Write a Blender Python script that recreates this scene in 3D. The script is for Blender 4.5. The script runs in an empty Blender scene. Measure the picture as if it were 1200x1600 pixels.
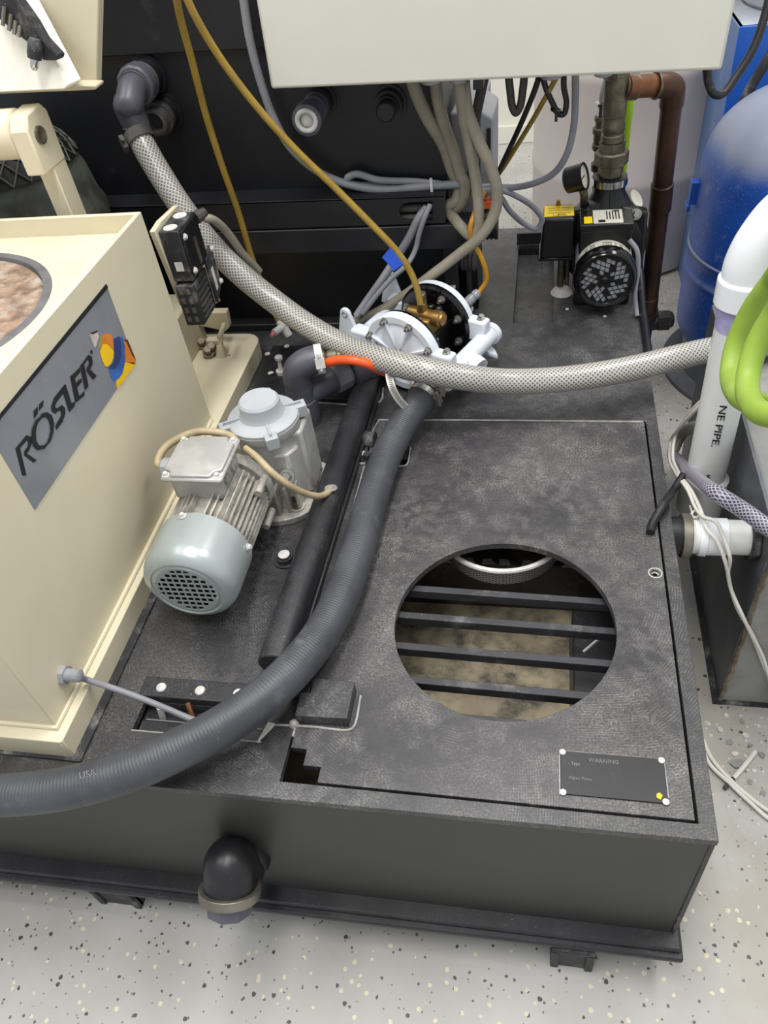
import bpy, bmesh, math, random
from mathutils import Vector, Matrix

# ------------------------------------------------------------------ camera, world, lights, exposure
C = bpy.context.scene.collection
SC = bpy.context.scene
random.seed(7)
cam_d = bpy.data.cameras.new('camera')
cam = bpy.data.objects.new('camera', cam_d)
C.objects.link(cam)
cam_d.sensor_fit = 'HORIZONTAL'
cam_d.sensor_width = 36.0
cam_d.lens = 35.893
cam_d.clip_start = 0.02
cam.matrix_world = Matrix(((0.98113, -0.02976, 0.19102, 0.30625),
                           (0.15634, 0.70336, -0.69343, -0.42196),
                           (-0.11372, 0.71021, 0.69474, 0.91508),
                           (0, 0, 0, 1)))
SC.camera = cam
w = bpy.data.worlds.new('workshop')
SC.world = w
w.use_nodes = True
w.node_tree.nodes['Background'].inputs[0].default_value = (0.93, 0.96, 1.0, 1)
w.node_tree.nodes['Background'].inputs[1].default_value = 0.62


def area_light(name, loc, sx, sy, power, col=(1, 0.98, 0.95)):
    d = bpy.data.lights.new(name, 'AREA')
    d.shape = 'RECTANGLE'
    d.size, d.size_y, d.energy, d.color = sx, sy, power, col
    o = bpy.data.objects.new(name, d)
    o.location = loc
    C.objects.link(o)
    return o


area_light('ceiling_lamp', (0.1, 0.1, 2.9), 0.5, 2.4, 62)
area_light('ceiling_lamp', (1.6, 1.4, 2.9), 0.5, 2.4, 48)
area_light('ceiling_lamp', (-1.5, 0.2, 2.9), 0.5, 2.4, 40)
SC.view_settings.view_transform = 'Standard'
SC.view_settings.look = 'None'
SC.view_settings.gamma = 1.0
SC.view_settings.use_curve_mapping = False
SC.view_settings.exposure = 0.15

# ------------------------------------------------------------------ materials
FLOOR = -0.42


def lin(c):
    return tuple((v / 255 / 12.92) if v / 255 <= 0.04045 else ((v / 255 + 0.055) / 1.055) ** 2.4 for v in c) + (1,)


class NT:
    def __init__(self, m):
        m.use_nodes = True
        self.t = m.node_tree
        self.b = self.t.nodes['Principled BSDF']

    def n(self, typ, **kw):
        nd = self.t.nodes.new(typ)
        for k, v in kw.items():
            setattr(nd, k, v)
        return nd

    def l(self, a, b):
        self.t.links.new(a, b)

    def noise(self, vec, scale, detail=3, rough=0.55, dist=0.0):
        nd = self.n('ShaderNodeTexNoise')
        nd.inputs['Scale'].default_value = scale
        nd.inputs['Detail'].default_value = detail
        nd.inputs['Roughness'].default_value = rough
        nd.inputs['Distortion'].default_value = dist
        self.l(vec, nd.inputs['Vector'])
        return nd.outputs['Fac']

    def ramp(self, fac, a, b, va=0.0, vb=1.0):
        nd = self.n('ShaderNodeMapRange')
        nd.interpolation_type = 'SMOOTHSTEP'
        nd.inputs[1].default_value, nd.inputs[2].default_value = a, b
        nd.inputs[3].default_value, nd.inputs[4].default_value = va, vb
        self.l(fac, nd.inputs[0])
        return nd.outputs[0]

    def mix(self, fac, a, b):
        nd = self.n('ShaderNodeMix', data_type='RGBA')
        for k, v in ((0, fac), (6, a), (7, b)):
            if hasattr(v, 'links'):
                self.l(v, nd.inputs[k])
            else:
                nd.inputs[k].default_value = v
        return nd.outputs[2]

    def math(self, op, a, b=0.0):
        nd = self.n('ShaderNodeMath', operation=op)
        for k, v in ((0, a), (1, b)):
            if hasattr(v, 'links'):
                self.l(v, nd.inputs[k])
            else:
                nd.inputs[k].default_value = v
        return nd.outputs[0]

    def bump(self, h, strength, dist=0.002):
        nd = self.n('ShaderNodeBump')
        nd.inputs['Strength'].default_value = strength
        nd.inputs['Distance'].default_value = dist
        self.l(h, nd.inputs['Height'])
        self.l(nd.outputs[0], self.b.inputs['Normal'])


MATS = {}


def mat(name, col, rough=0.5, metal=0.0, vary=0.12, vscale=9, dust=0.0, dustcol=(150, 148, 145), dscale=14,
        speck=0.0, bump=0.0, bscale=160, spec=0.5, alpha=None):
    m = bpy.data.materials.new(name)
    T = NT(m)
    b = T.b
    tc = T.n('ShaderNodeTexCoord').outputs['Object']
    base = lin(col)
    dark = tuple(v * (1 - vary) for v in base[:3]) + (1,)
    lite = tuple(min(1, v * (1 + vary)) for v in base[:3]) + (1,)
    nz = T.noise(tc, vscale, 5)
    c = T.mix(T.ramp(nz, 0.35, 0.65), dark, lite)
    rg = None
    if dust > 0:
        dn = T.noise(tc, dscale, 8, 0.68)
        df = T.ramp(dn, 0.62 - dust * 0.3, 0.86 - dust * 0.2)
        c = T.mix(T.math('MULTIPLY', df, min(1, 0.35 + dust)), c, lin(dustcol))
        rg = T.math('ADD', T.math('MULTIPLY', df, 0.3), rough)
    if speck > 0:
        sn = T.noise(tc, 240, 2, 0.7)
        sf = T.ramp(sn, 0.74 - speck * 0.1, 0.80 - speck * 0.1)
        c = T.mix(sf, c, lin(dustcol))
    T.l(c, b.inputs['Base Color'])
    b.inputs['Roughness'].default_value = rough
    if rg is not None:
        T.l(rg, b.inputs['Roughness'])
    b.inputs['Metallic'].default_value = metal
    b.inputs['Specular IOR Level'].default_value = spec
    if bump > 0:
        T.bump(T.noise(tc, bscale, 6, 0.7), bump, 0.002)
    MATS[name] = m
    return m


def mat_braid(name, bg, thread, n=18, period=0.0085, wid=0.27, rough=0.3, dust=0.2):
    """clear hose with woven thread: two sets of helical lines from the hose's own UV"""
    m = bpy.data.materials.new(name)
    T = NT(m)
    uv = T.n('ShaderNodeUVMap').outputs[0]
    sep = T.n('ShaderNodeSeparateXYZ')
    T.l(uv, sep.inputs[0])
    u = T.math('MULTIPLY', sep.outputs[0], n)
    v = T.math('MULTIPLY', sep.outputs[1], 1 / period)
    lines = None
    for op in ('ADD', 'SUBTRACT'):
        f = T.math('FRACT', T.math(op, v, u))
        d = T.math('ABSOLUTE', T.math('SUBTRACT', f, 0.5))
        s = T.ramp(d, wid, wid + 0.08)
        lines = s if lines is None else T.math('MAXIMUM', lines, s)
    tc = T.n('ShaderNodeTexCoord').outputs['Object']
    dn = T.noise(tc, 22, 6, 0.65)
    c = T.mix(lines, lin(bg), lin(thread))
    c = T.mix(T.math('MULTIPLY', T.ramp(dn, 0.55, 0.8), dust), c, lin((112, 108, 98)))
    T.l(c, T.b.inputs['Base Color'])
    T.b.inputs['Roughness'].default_value = rough
    T.b.inputs['Coat Weight'].default_value = 0.4
    T.b.inputs['Coat Roughness'].default_value = 0.2
    T.bump(lines, 0.35, 0.0012)
    MATS[name] = m
    return m


def mat_rib(name, col, period, rough=0.45, strength=0.5, dust=0.2):
    m = mat(name, col, rough, 0, 0.18, 14, dust, (128, 128, 130), 20, 0.1)
    T = NT(m)
    uv = T.n('ShaderNodeUVMap').outputs[0]
    sep = T.n('ShaderNodeSeparateXYZ')
    T.l(uv, sep.inputs[0])
    v = T.math('MULTIPLY', sep.outputs[1], 6.2832 / period)
    v = T.math('ADD', v, T.math('MULTIPLY', T.noise(T.n('ShaderNodeTexCoord').outputs['Object'], 40, 3), 5.0))
    h = T.math('SINE', v)
    T.bump(h, strength, 0.0012)
    return m


def mat_deck(name, col, dustcol, amount, swirl=True):
    """worn black plastic: pale sanding haze, fine arcs of scratches and specks"""
    m = bpy.data.materials.new(name)
    T = NT(m)
    tc = T.n('ShaderNodeTexCoord').outputs['Object']
    c = T.mix(T.ramp(T.noise(tc, 5, 5), 0.35, 0.65), lin(tuple(v * 0.88 for v in col)), lin(tuple(v * 1.12 for v in col)))
    big = T.ramp(T.noise(tc, 3.6, 8, 0.62), 0.38, 0.68)
    patch = T.ramp(T.noise(tc, 13, 9, 0.72), 0.44, 0.70)
    grain = T.ramp(T.noise(tc, 330, 4, 0.75), 0.42, 0.62, 0.12, 1.0)
    f = T.math('MULTIPLY', T.math('ADD', T.math('MULTIPLY', big, 0.45), T.math('MULTIPLY', patch, 0.55)), grain)
    c = T.mix(T.math('MULTIPLY', f, amount * 0.72), c, lin(dustcol))
    if swirl:
        for cx, cy, scl, dist in ((0.05, 0.0, 95, 5.0), (0.27, 0.36, 80, 3.0), (0.33, 0.86, 85, 6.0)):
            mp = T.n('ShaderNodeMapping')
            mp.inputs['Location'].default_value = (-cx, -cy, 0)
            T.l(tc, mp.inputs['Vector'])
            wv = T.n('ShaderNodeTexWave', wave_type='RINGS', rings_direction='Z', wave_profile='SIN')
            wv.inputs['Scale'].default_value = scl
            wv.inputs['Distortion'].default_value = dist
            wv.inputs['Detail'].default_value = 2
            wv.inputs['Detail Scale'].default_value = 0.5
            T.l(mp.outputs[0], wv.inputs['Vector'])
            brk = T.ramp(T.noise(tc, 55, 5, 0.7), 0.42, 0.60)
            reg = T.ramp(T.noise(mp.outputs[0], 5.5, 3, 0.5), 0.46, 0.66)
            s = T.math('MULTIPLY', T.ramp(wv.outputs['Fac'], 0.80, 0.97), T.math('MULTIPLY', reg, brk))
            c = T.mix(T.math('MULTIPLY', s, amount * 0.30), c, lin((176, 173, 169)))
    sm = T.ramp(T.noise(tc, 7, 5, 0.7), 0.30, 0.22)
    c = T.mix(T.math('MULTIPLY', sm, 0.5), c, lin((34, 34, 36)))
    sp = T.ramp(T.noise(tc, 230, 2, 0.6), 0.745, 0.78)
    c = T.mix(T.math('MULTIPLY', sp, 0.7), c, lin((190, 188, 184)))
    T.l(c, T.b.inputs['Base Color'])
    T.l(T.ramp(f, 0, 1, 0.40, 0.60), T.b.inputs['Roughness'])
    T.bump(T.noise(tc, 300, 3, 0.6), 0.06, 0.001)
    MATS[name] = m
    return m


def mat_floor():
    m = bpy.data.materials.new('epoxy_floor')
    T = NT(m)
    tc = T.n('ShaderNodeTexCoord').outputs['Object']
    c = T.mix(T.ramp(T.noise(tc, 2.2, 6, 0.6), 0.35, 0.68), lin((172, 170, 164)), lin((192, 191, 187)))
    dirt = T.ramp(T.noise(tc, 6, 8, 0.7), 0.55, 0.8)
    c = T.mix(T.math('MULTIPLY', dirt, 0.5), c, lin((158, 147, 131)))
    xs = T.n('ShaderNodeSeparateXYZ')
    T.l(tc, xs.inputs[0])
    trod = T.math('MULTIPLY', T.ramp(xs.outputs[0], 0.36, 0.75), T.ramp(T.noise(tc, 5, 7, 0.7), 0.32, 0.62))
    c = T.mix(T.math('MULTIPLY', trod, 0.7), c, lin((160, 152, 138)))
    for sc, col, thr, rad in ((62, (66, 66, 66), 0.80, 0.30), (90, (92, 92, 90), 0.82, 0.30), (75, (214, 206, 178), 0.76, 0.34), (130, (120, 118, 112), 0.86, 0.3)):
        v = T.n('ShaderNodeTexVoronoi')
        v.inputs['Scale'].default_value = sc
        v.inputs['Randomness'].default_value = 1
        T.l(T.n('ShaderNodeTexCoord').outputs['Object'], v.inputs['Vector'])
        s = T.n('ShaderNodeSeparateColor')
        T.l(v.outputs['Color'], s.inputs[0])
        sel = T.math('GREATER_THAN', s.outputs[0], thr)
        wob = T.math('MULTIPLY', T.noise(tc, sc * 3, 2), 0.3)
        near = T.math('LESS_THAN', T.math('ADD', v.outputs['Distance'], wob), rad + 0.06)
        c = T.mix(T.math('MULTIPLY', sel, near), c, lin(col))
    T.l(c, T.b.inputs['Base Color'])
    T.b.inputs['Roughness'].default_value = 0.42
    T.bump(T.noise(tc, 40, 5, 0.7), 0.10, 0.003)
    MATS['floor'] = m


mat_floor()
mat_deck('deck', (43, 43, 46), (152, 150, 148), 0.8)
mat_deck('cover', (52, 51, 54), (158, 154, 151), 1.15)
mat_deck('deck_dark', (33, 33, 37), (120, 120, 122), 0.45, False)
mat('black_panel', (24, 25, 29), 0.42, 0, 0.2, 3, 0.04, (90, 90, 95), 9, 0.02)
mat('beam_black', (27, 28, 33), 0.4, 0, 0.2, 6, 0.10, (105, 105, 112), 10, 0.05)
mat('front_black', (48, 50, 47), 0.45, 0, 0.08, 4, 0.0, bump=0.03, bscale=30)
mat('black_plastic', (26, 26, 29), 0.38, 0, 0.2, 12, 0.08, (110, 110, 110), 25, 0.06)
mat('black_gloss', (12, 12, 13), 0.13, 0, 0.1, 9)
mat('black_satin', (22, 22, 24), 0.35, 0, 0.1, 9)
mat('dusty_black', (42, 42, 45), 0.55, 0, 0.25, 16, 0.45, (152, 150, 146), 24, 0.4, 0.2)
mat('pipe_grey', (82, 82, 92), 0.4, 0, 0.15, 10, 0.12, (118, 116, 120), 16)
mat('dusty_pipe', (70, 68, 66), 0.65, 0, 0.2, 14, 0.4, (128, 122, 112), 20, 0.2)
mat('union_grey', (122, 123, 126), 0.5, 0, 0.12, 12, 0.1)
mat('cream', (217, 208, 181), 0.42, 0, 0.035, 4, 0.0, bump=0.03, bscale=80)
mat('cream_top', (203, 196, 172), 0.5, 0, 0.06, 6, 0.2, (186, 180, 162), 9, bump=0.08, bscale=60)
mat('cream_dirty', (196, 186, 158), 0.5, 0, 0.1, 10, 0.22, (122, 108, 84), 13, bump=0.1)
mat('lid_lit_cream', (240, 236, 222), 0.42, 0, 0.03, 5)  # cream as it looks strongly lit, the light painted into the colour
mat('cabinet', (214, 212, 201), 0.38, 0, 0.02, 6, bump=0.03, bscale=220)
mat('alu', (186, 185, 182), 0.4, 0.3, 0.12, 22, 0.30, (196, 192, 182), 30, 0.1, 0.15)
mat('alu_dirty', (172, 168, 160), 0.5, 0.25, 0.3, 30, 0.5, (214, 208, 194), 34, 0.3, 0.25)
mat('fan_paint', (172, 180, 180), 0.3, 0.3, 0.05, 12, 0.05, (190, 195, 195), 20)
mat('cap_grey', (170, 174, 178), 0.45, 0, 0.05, 18, 0.05, (130, 130, 130), 40)
mat('steel', (176, 174, 168), 0.3, 0.85, 0.12, 30, 0.2, (190, 186, 176), 40)
mat('dull_steel', (136, 130, 120), 0.45, 0.8, 0.2, 24, 0.3, (168, 158, 140), 34)
mat('chrome', (200, 200, 198), 0.12, 1.0, 0.05)
mat('bronze', (150, 118, 66), 0.38, 0.75, 0.2, 26, 0.2, (128, 116, 92), 34)
mat('brass_old', (112, 104, 88), 0.45, 0.65, 0.3, 34, 0.35, (142, 138, 122), 40, 0.1, 0.15)
mat('copper', (122, 80, 54), 0.42, 0.5, 0.3, 12, 0.22, (98, 86, 70), 16)
mat('copper_dark', (80, 57, 46), 0.42, 0.55, 0.25, 12, 0.15, (92, 84, 74), 16)
mat('polypro', (226, 232, 240), 0.35, 0, 0.03, 12, 0.06, (196, 198, 198), 18)
mat('white_pvc', (226, 227, 224), 0.32, 0, 0.03, 10, 0.1, (208, 200, 180), 12)
mat('white_fitting', (238, 240, 244), 0.3, 0, 0.02)
mat('purple_primer', (178, 170, 214), 0.4, 0, 0.15, 30)
mat('drum_white', (203, 193, 188), 0.45, 0, 0.04, 4, 0.06, (160, 146, 140), 6)
mat('tank_blue', (32, 74, 158), 0.38, 0, 0.12, 8, 0.30, (150, 164, 200), 16, 0.7, 0.25, 90)


def dusty_tank():
    m = mat('tank_coat', (36, 88, 184), 0.36, 0, 0.12, 8, 0.32, (150, 168, 206), 22, 1.0, 0.25, 90)
    T = NT(m)
    old = T.b.inputs['Base Color'].links[0].from_socket
    gz = T.n('ShaderNodeNewGeometry')
    s = T.n('ShaderNodeSeparateXYZ')
    T.l(gz.outputs['Normal'], s.inputs[0])
    nz = T.noise(T.n('ShaderNodeTexCoord').outputs['Object'], 9, 6, 0.6)
    d = T.ramp(T.math('ADD', s.outputs[2], T.math('MULTIPLY', T.math('SUBTRACT', nz, 0.5), 0.5)), 0.10, 0.55, 0.0, 0.86)
    T.l(T.mix(d, old, lin((150, 155, 165))), T.b.inputs['Base Color'])


dusty_tank()
mat('cabinet_blue', (36, 92, 186), 0.4, 0, 0.1, 6, 0.12, (130, 156, 204), 16, 0.5)
mat('cabinet_blue_pale', (104, 132, 178), 0.5, 0, 0.1, 6, 0.45, (146, 160, 190), 8, 0.3)
mat('tub_grey', (168, 172, 180), 0.5, 0, 0.1, 9)
mat('wall_white', (226, 224, 212), 0.6, 0, 0.03, 3, 0.05, (180, 170, 150), 5)
mat('sheet_steel', (108, 111, 117), 0.4, 0.45, 0.25, 7, 0.35, (138, 138, 140), 9, 0.1)
mat('concrete', (142, 142, 140), 0.7, 0, 0.12, 12, 0.4, (168, 164, 156), 20, 0.15, 0.2)
mat('rusty_edge', (122, 108, 92), 0.75, 0.1, 0.3, 40, 0.5, (168, 156, 136), 40, 0, 0.4)
mat('rust_lid', (134, 110, 90), 0.6, 0.1, 0.35, 40, 0.65, (178, 166, 154), 34, 0.5, 0.4, 90)
mat('rubber_ring', (96, 96, 98), 0.6, 0, 0.2, 20, 0.2)
mat('grey_cable', (134, 135, 142), 0.5, 0, 0.1, 14, 0.25, (160, 156, 150), 22)
mat('beige_cable', (142, 135, 120), 0.55, 0, 0.12, 16, 0.3, (166, 158, 140), 24)
mat('tan_cable', (176, 160, 126), 0.5, 0, 0.15, 26, 0.2, (124, 104, 72), 30)
mat('dark_cable', (66, 62, 58), 0.55, 0, 0.2, 20, 0.35, (120, 114, 104), 26)
mat('black_cable', (30, 30, 33), 0.45, 0, 0.2, 16, 0.2, (120, 118, 116), 22, 0.1)
mat('white_cable', (224, 221, 212), 0.5, 0, 0.05)
mat('yellow_tube', (150, 122, 48), 0.35, 0, 0.12, 20, 0.15, (176, 156, 96), 26)
mat('orange_tube', (190, 134, 30), 0.4, 0, 0.12, 20, 0.1, (120, 92, 40), 26)
mat('orange_hose', (232, 92, 40), 0.4, 0, 0.05)
mat('orange_plastic', (236, 106, 46), 0.4)
mat('green_hose', (146, 174, 66), 0.5, 0, 0.12, 14, 0.45, (166, 180, 120), 10)
mat('green_bright', (164, 206, 40), 0.4, 0, 0.08)
mat('blue_tape', (38, 84, 196), 0.5, 0, 0.1, 40)
mat('yellow_label', (250, 214, 10), 0.45, 0, 0.04)
mat('paper_label', (214, 211, 196), 0.5, 0, 0.06, 40)
mat('print_black', (24, 24, 25), 0.5, 0, 0.1)
mat('print_faded', (122, 121, 120), 0.6, 0, 0.3, 40)
mat('sticker_grey', (142, 145, 152), 0.32, 0.25, 0.05, 14, 0.05, (210, 210, 210), 50)
mat('logo_yellow', (250, 200, 20), 0.4, 0, 0.05)
mat('logo_orange', (226, 132, 44), 0.4, 0, 0.15, 30)
mat('logo_blue', (58, 104, 178), 0.4, 0, 0.25, 30)
mat('logo_navy', (46, 66, 118), 0.4, 0, 0.25, 30)
mat('logo_pale', (206, 190, 184), 0.4, 0, 0.2, 40)
mat('logo_brown', (92, 46, 34), 0.4, 0, 0.2, 40)
mat('logo_green', (130, 156, 50), 0.4)
mat('tank_bottom', (158, 146, 120), 0.6, 0, 0.25, 9, 0.8, (52, 52, 52), 13, 0.2, 0.1)
mat('old_motor', (80, 84, 78), 0.6, 0.2, 0.35, 16, 0.5, (124, 118, 108), 14, 0.2, 0.3)
mat('pink', (206, 116, 124), 0.4)
mat('dirty_white', (208, 206, 202), 0.6, 0, 0.12, 60, 0.2, (150, 148, 144), 60)
mat('bar_plastic', (44, 45, 49), 0.5, 0, 0.2, 12, 0.28, (140, 138, 136), 16, 0.3)
mat('caulk', (158, 156, 153), 0.6, 0, 0.2, 60, 0.2, (110, 110, 110), 60)
mat('fan_grey', (214, 216, 220), 0.4, 0, 0.05)
mat('clear_grey', (150, 152, 158), 0.25, 0, 0.1, 40)
mat('trafo_grey', (158, 160, 165), 0.45, 0.3, 0.08, 10, 0.2, (160, 160, 162), 14)
mat_braid('braid', (100, 99, 95), (184, 181, 174))
mat_braid('braid_purple', (66, 62, 88), (186, 182, 194), 12, 0.0085, 0.30)
mat_braid('braid_dust', (150, 144, 132), (172, 167, 154), 18, 0.0062, dust=0.6)
mat_braid('perforated', (36, 36, 38), (168, 168, 170), 60, 0.006, 0.26)
mat_rib('rubber_hose', (66, 68, 73), 0.0046, 0.45, 0.16)
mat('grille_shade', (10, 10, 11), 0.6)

# ------------------------------------------------------------------ mesh helpers


def frame(d):
    d = Vector(d).normalized()
    a = Vector((0, 0, 1)) if abs(d.z) < 0.9 else Vector((1, 0, 0))
    u = a.cross(d).normalized()
    return u, d.cross(u).normalized(), d


def spline(pts, k=10):
    pts = [Vector(p) for p in pts]
    if len(pts) < 3:
        return pts
    out = []
    P = [2 * pts[0] - pts[1]] + pts + [2 * pts[-1] - pts[-2]]
    for i in range(1, len(P) - 2):
        p0, p1, p2, p3 = P[i - 1:i + 3]
        # centripetal Catmull-Rom
        t0 = 0.0
        t1 = t0 + max(1e-6, (p1 - p0).length) ** 0.5
        t2 = t1 + max(1e-6, (p2 - p1).length) ** 0.5
        t3 = t2 + max(1e-6, (p3 - p2).length) ** 0.5
        for j in range(k):
            t = t1 + (t2 - t1) * j / k
            A1 = (t1 - t) / (t1 - t0) * p0 + (t - t0) / (t1 - t0) * p1
            A2 = (t2 - t) / (t2 - t1) * p1 + (t - t1) / (t2 - t1) * p2
            A3 = (t3 - t) / (t3 - t2) * p2 + (t - t2) / (t3 - t2) * p3
            B1 = (t2 - t) / (t2 - t0) * A1 + (t - t0) / (t2 - t0) * A2
            B2 = (t3 - t) / (t3 - t1) * A2 + (t - t1) / (t3 - t1) * A3
            out.append((t2 - t) / (t2 - t1) * B1 + (t - t1) / (t2 - t1) * B2)
    out.append(pts[-1])
    return out


class MB:
    def __init__(self):
        self.v, self.f, self.uv = [], [], {}

    def add(self, vs, fs):
        o = len(self.v)
        self.v += [tuple(p) for p in vs]
        self.f += [tuple(i + o for i in f) for f in fs]
        return self

    def box(self, x0, x1, y0, y1, z0, z1, M=None):
        vs = [Vector((x, y, z)) for z in (z0, z1) for y in (y0, y1) for x in (x0, x1)]
        if M is not None:
            vs = [M @ p for p in vs]
        return self.add(vs, [(0, 2, 3, 1), (4, 5, 7, 6), (0, 1, 5, 4), (2, 6, 7, 3), (0, 4, 6, 2), (1, 3, 7, 5)])

    def cbox(self, c, s, M=None):
        T = Matrix.Translation(Vector(c))
        if M is not None:
            T = T @ M.to_4x4()
        return self.box(-s[0] / 2, s[0] / 2, -s[1] / 2, s[1] / 2, -s[2] / 2, s[2] / 2, T)

    def lathe(self, p0, d, prof, n=28, cap=True, M=None, phase=0.0):
        """prof: list of (t along d, radius)"""
        u, v, d = frame(d)
        p0 = Vector(p0)
        vs = []
        for t, r in prof:
            for k in range(n):
                a = 2 * math.pi * k / n + phase
                vs.append(p0 + d * t + (u * math.cos(a) + v * math.sin(a)) * r)
        fs = []
        for i in range(len(prof) - 1):
            for k in range(n):
                k2 = (k + 1) % n
                fs.append((i * n + k, i * n + k2, (i + 1) * n + k2, (i + 1) * n + k))
        if cap:
            fs.append(tuple(range(n - 1, -1, -1)))
            b = (len(prof) - 1) * n
            fs.append(tuple(b + k for k in range(n)))
        return self.add(vs, fs)

    def cyl(self, p0, p1, r0, r1=None, n=24, phase=0.0):
        d = Vector(p1) - Vector(p0)
        return self.lathe(p0, d, [(0, r0), (d.length, r0 if r1 is None else r1)], n, phase=phase)

    def tube(self, pts, r, n=14, k=10, smooth=True, cap=True):
        P = spline(pts, k) if smooth else [Vector(p) for p in pts]
        o = len(self.v)
        u = None
        L = 0.0
        vs, fs = [], []
        rad = r if callable(r) else (lambda t: r)
        for i, p in enumerate(P):
            t = (P[min(i + 1, len(P) - 1)] - P[max(i - 1, 0)]).normalized()
            if u is None:
                u = frame(t)[0]
            u = (u - t * u.dot(t)).normalized()
            w_ = t.cross(u)
            if i:
                L += (p - P[i - 1]).length
            for q in range(n):
                a = 2 * math.pi * q / n
                vs.append(p + (u * math.cos(a) + w_ * math.sin(a)) * rad(i / (len(P) - 1)))
                self.uv[o + len(vs) - 1] = (q / n, L)
        for i in range(len(P) - 1):
            for q in range(n):
                q2 = (q + 1) % n
                fs.append((i * n + q, i * n + q2, (i + 1) * n + q2, (i + 1) * n + q))
        if cap:
            fs.append(tuple(range(n - 1, -1, -1)))
            b = (len(P) - 1) * n
            fs.append(tuple(b + q for q in range(n)))
        return self.add(vs, fs)

    def torus(self, c, d, R, r, n=28, m=8):
        u, v, d = frame(d)
        c = Vector(c)
        vs, fs = [], []
        for i in range(n):
            a = 2 * math.pi * i / n
            e = u * math.cos(a) + v * math.sin(a)
            for j in range(m):
                b = 2 * math.pi * j / m
                vs.append(c + e * (R + r * math.cos(b)) + d * (r * math.sin(b)))
        for i in range(n):
            for j in range(m):
                i2, j2 = (i + 1) % n, (j + 1) % m
                fs.append((i * m + j, i2 * m + j, i2 * m + j2, i * m + j2))
        return self.add(vs, fs)

    def prism(self, pts, ext):
        """closed outline of 3D points pushed along ext"""
        pts = [Vector(p) for p in pts]
        ext = Vector(ext)
        n = len(pts)
        vs = pts + [p + ext for p in pts]
        fs = [tuple(range(n - 1, -1, -1)), tuple(range(n, 2 * n))]
        fs += [(i, (i + 1) % n, n + (i + 1) % n, n + i) for i in range(n)]
        return self.add(vs, fs)

    def dome(self, p0, d, r, h, n=20, m=6):
        prof = [(h * math.sin(math.pi / 2 * i / m), max(1e-4, r * math.cos(math.pi / 2 * i / m))) for i in range(m + 1)]
        return self.lathe(p0, d, prof, n)


def plate_mb(outer, holes, th, M=None, mb=None, bevel=0.0):
    """flat sheet in local XY from z=0 down to z=-th, with holes, placed by M"""
    cu = bpy.data.curves.new('sheet', 'CURVE')
    cu.dimensions = '2D'
    cu.fill_mode = 'BOTH'
    cu.extrude = th / 2
    for ring in [outer] + list(holes):
        s = cu.splines.new('POLY')
        s.points.add(len(ring) - 1)
        for i, p in enumerate(ring):
            s.points[i].co = (p[0], p[1], 0, 1)
        s.use_cyclic_u = True
    o = bpy.data.objects.new('sheet', cu)
    C.objects.link(o)
    dg = bpy.context.evaluated_depsgraph_get()
    me = bpy.data.meshes.new_from_object(o.evaluated_get(dg))
    bm = bmesh.new()
    bm.from_mesh(me)
    bmesh.ops.remove_doubles(bm, verts=bm.verts, dist=1e-5)
    bmesh.ops.translate(bm, verts=bm.verts, vec=(0, 0, -th / 2))
    if M is not None:
        bmesh.ops.transform(bm, matrix=M, verts=bm.verts)
    bm.verts.index_update()
    mb = mb or MB()
    mb.add([v.co.copy() for v in bm.verts], [tuple(v.index for v in f.verts) for f in bm.faces])
    bm.free()
    bpy.data.objects.remove(o)
    bpy.data.curves.remove(cu)
    bpy.data.meshes.remove(me)
    return mb


def circle(cx, cy, r, n=64, ry=None):
    return [(cx + r * math.cos(2 * math.pi * i / n), cy + (ry or r) * math.sin(2 * math.pi * i / n)) for i in range(n)]


def rect(x0, x1, y0, y1):
    return [(x0, y0), (x1, y0), (x1, y1), (x0, y1)]


def build(name, mb, m, parent=None, bevel=0.0, label=None, smooth=35, seg=2):
    me = bpy.data.meshes.new(name)
    me.from_pydata(mb.v, [], mb.f)
    if mb.uv:
        lay = me.uv_layers.new(name='UVMap')
        for poly in me.polygons:
            us = [mb.uv.get(me.loops[li].vertex_index, (0, 0)) for li in poly.loop_indices]
            wrap = max(a[0] for a in us) - min(a[0] for a in us) > 0.5
            for li, a in zip(poly.loop_indices, us):
                lay.data[li].uv = (a[0] + (1 if wrap and a[0] < 0.5 else 0), a[1])
    bm = bmesh.new()
    bm.from_mesh(me)
    bmesh.ops.recalc_face_normals(bm, faces=bm.faces)
    bm.to_mesh(me)
    bm.free()
    if smooth:
        me.polygons.foreach_set('use_smooth', [True] * len(me.polygons))
        me.set_sharp_from_angle(angle=math.radians(smooth))
    me.materials.append(MATS[m])
    o = bpy.data.objects.new(name, me)
    C.objects.link(o)
    if parent is not None:
        o.parent = parent
        top = parent
        off = Vector(top.location)
        while top.parent is not None:
            top = top.parent
            off += Vector(top.location)
        o.location = -off
        if parent.parent is not None or parent.type == 'MESH':
            o.location = Vector((0, 0, 0)) - off
    if bevel:
        b = o.modifiers.new('bevel', 'BEVEL')
        b.width = bevel
        b.segments = seg
        b.limit_method = 'ANGLE'
        b.angle_limit = math.radians(40)
    if label:
        o['label'] = label
    return o


def thing(name, label, cat, loc=(0, 0, 0), group=None):
    o = bpy.data.objects.new(name, None)
    o.empty_display_size = 0.05
    o.location = loc
    C.objects.link(o)
    o['label'] = label
    o['category'] = cat
    if group:
        o['group'] = group
    return o


def tag(o, label, cat, group=None):
    o['label'] = label
    o['category'] = cat
    if group:
        o['group'] = group
    return o


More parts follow.
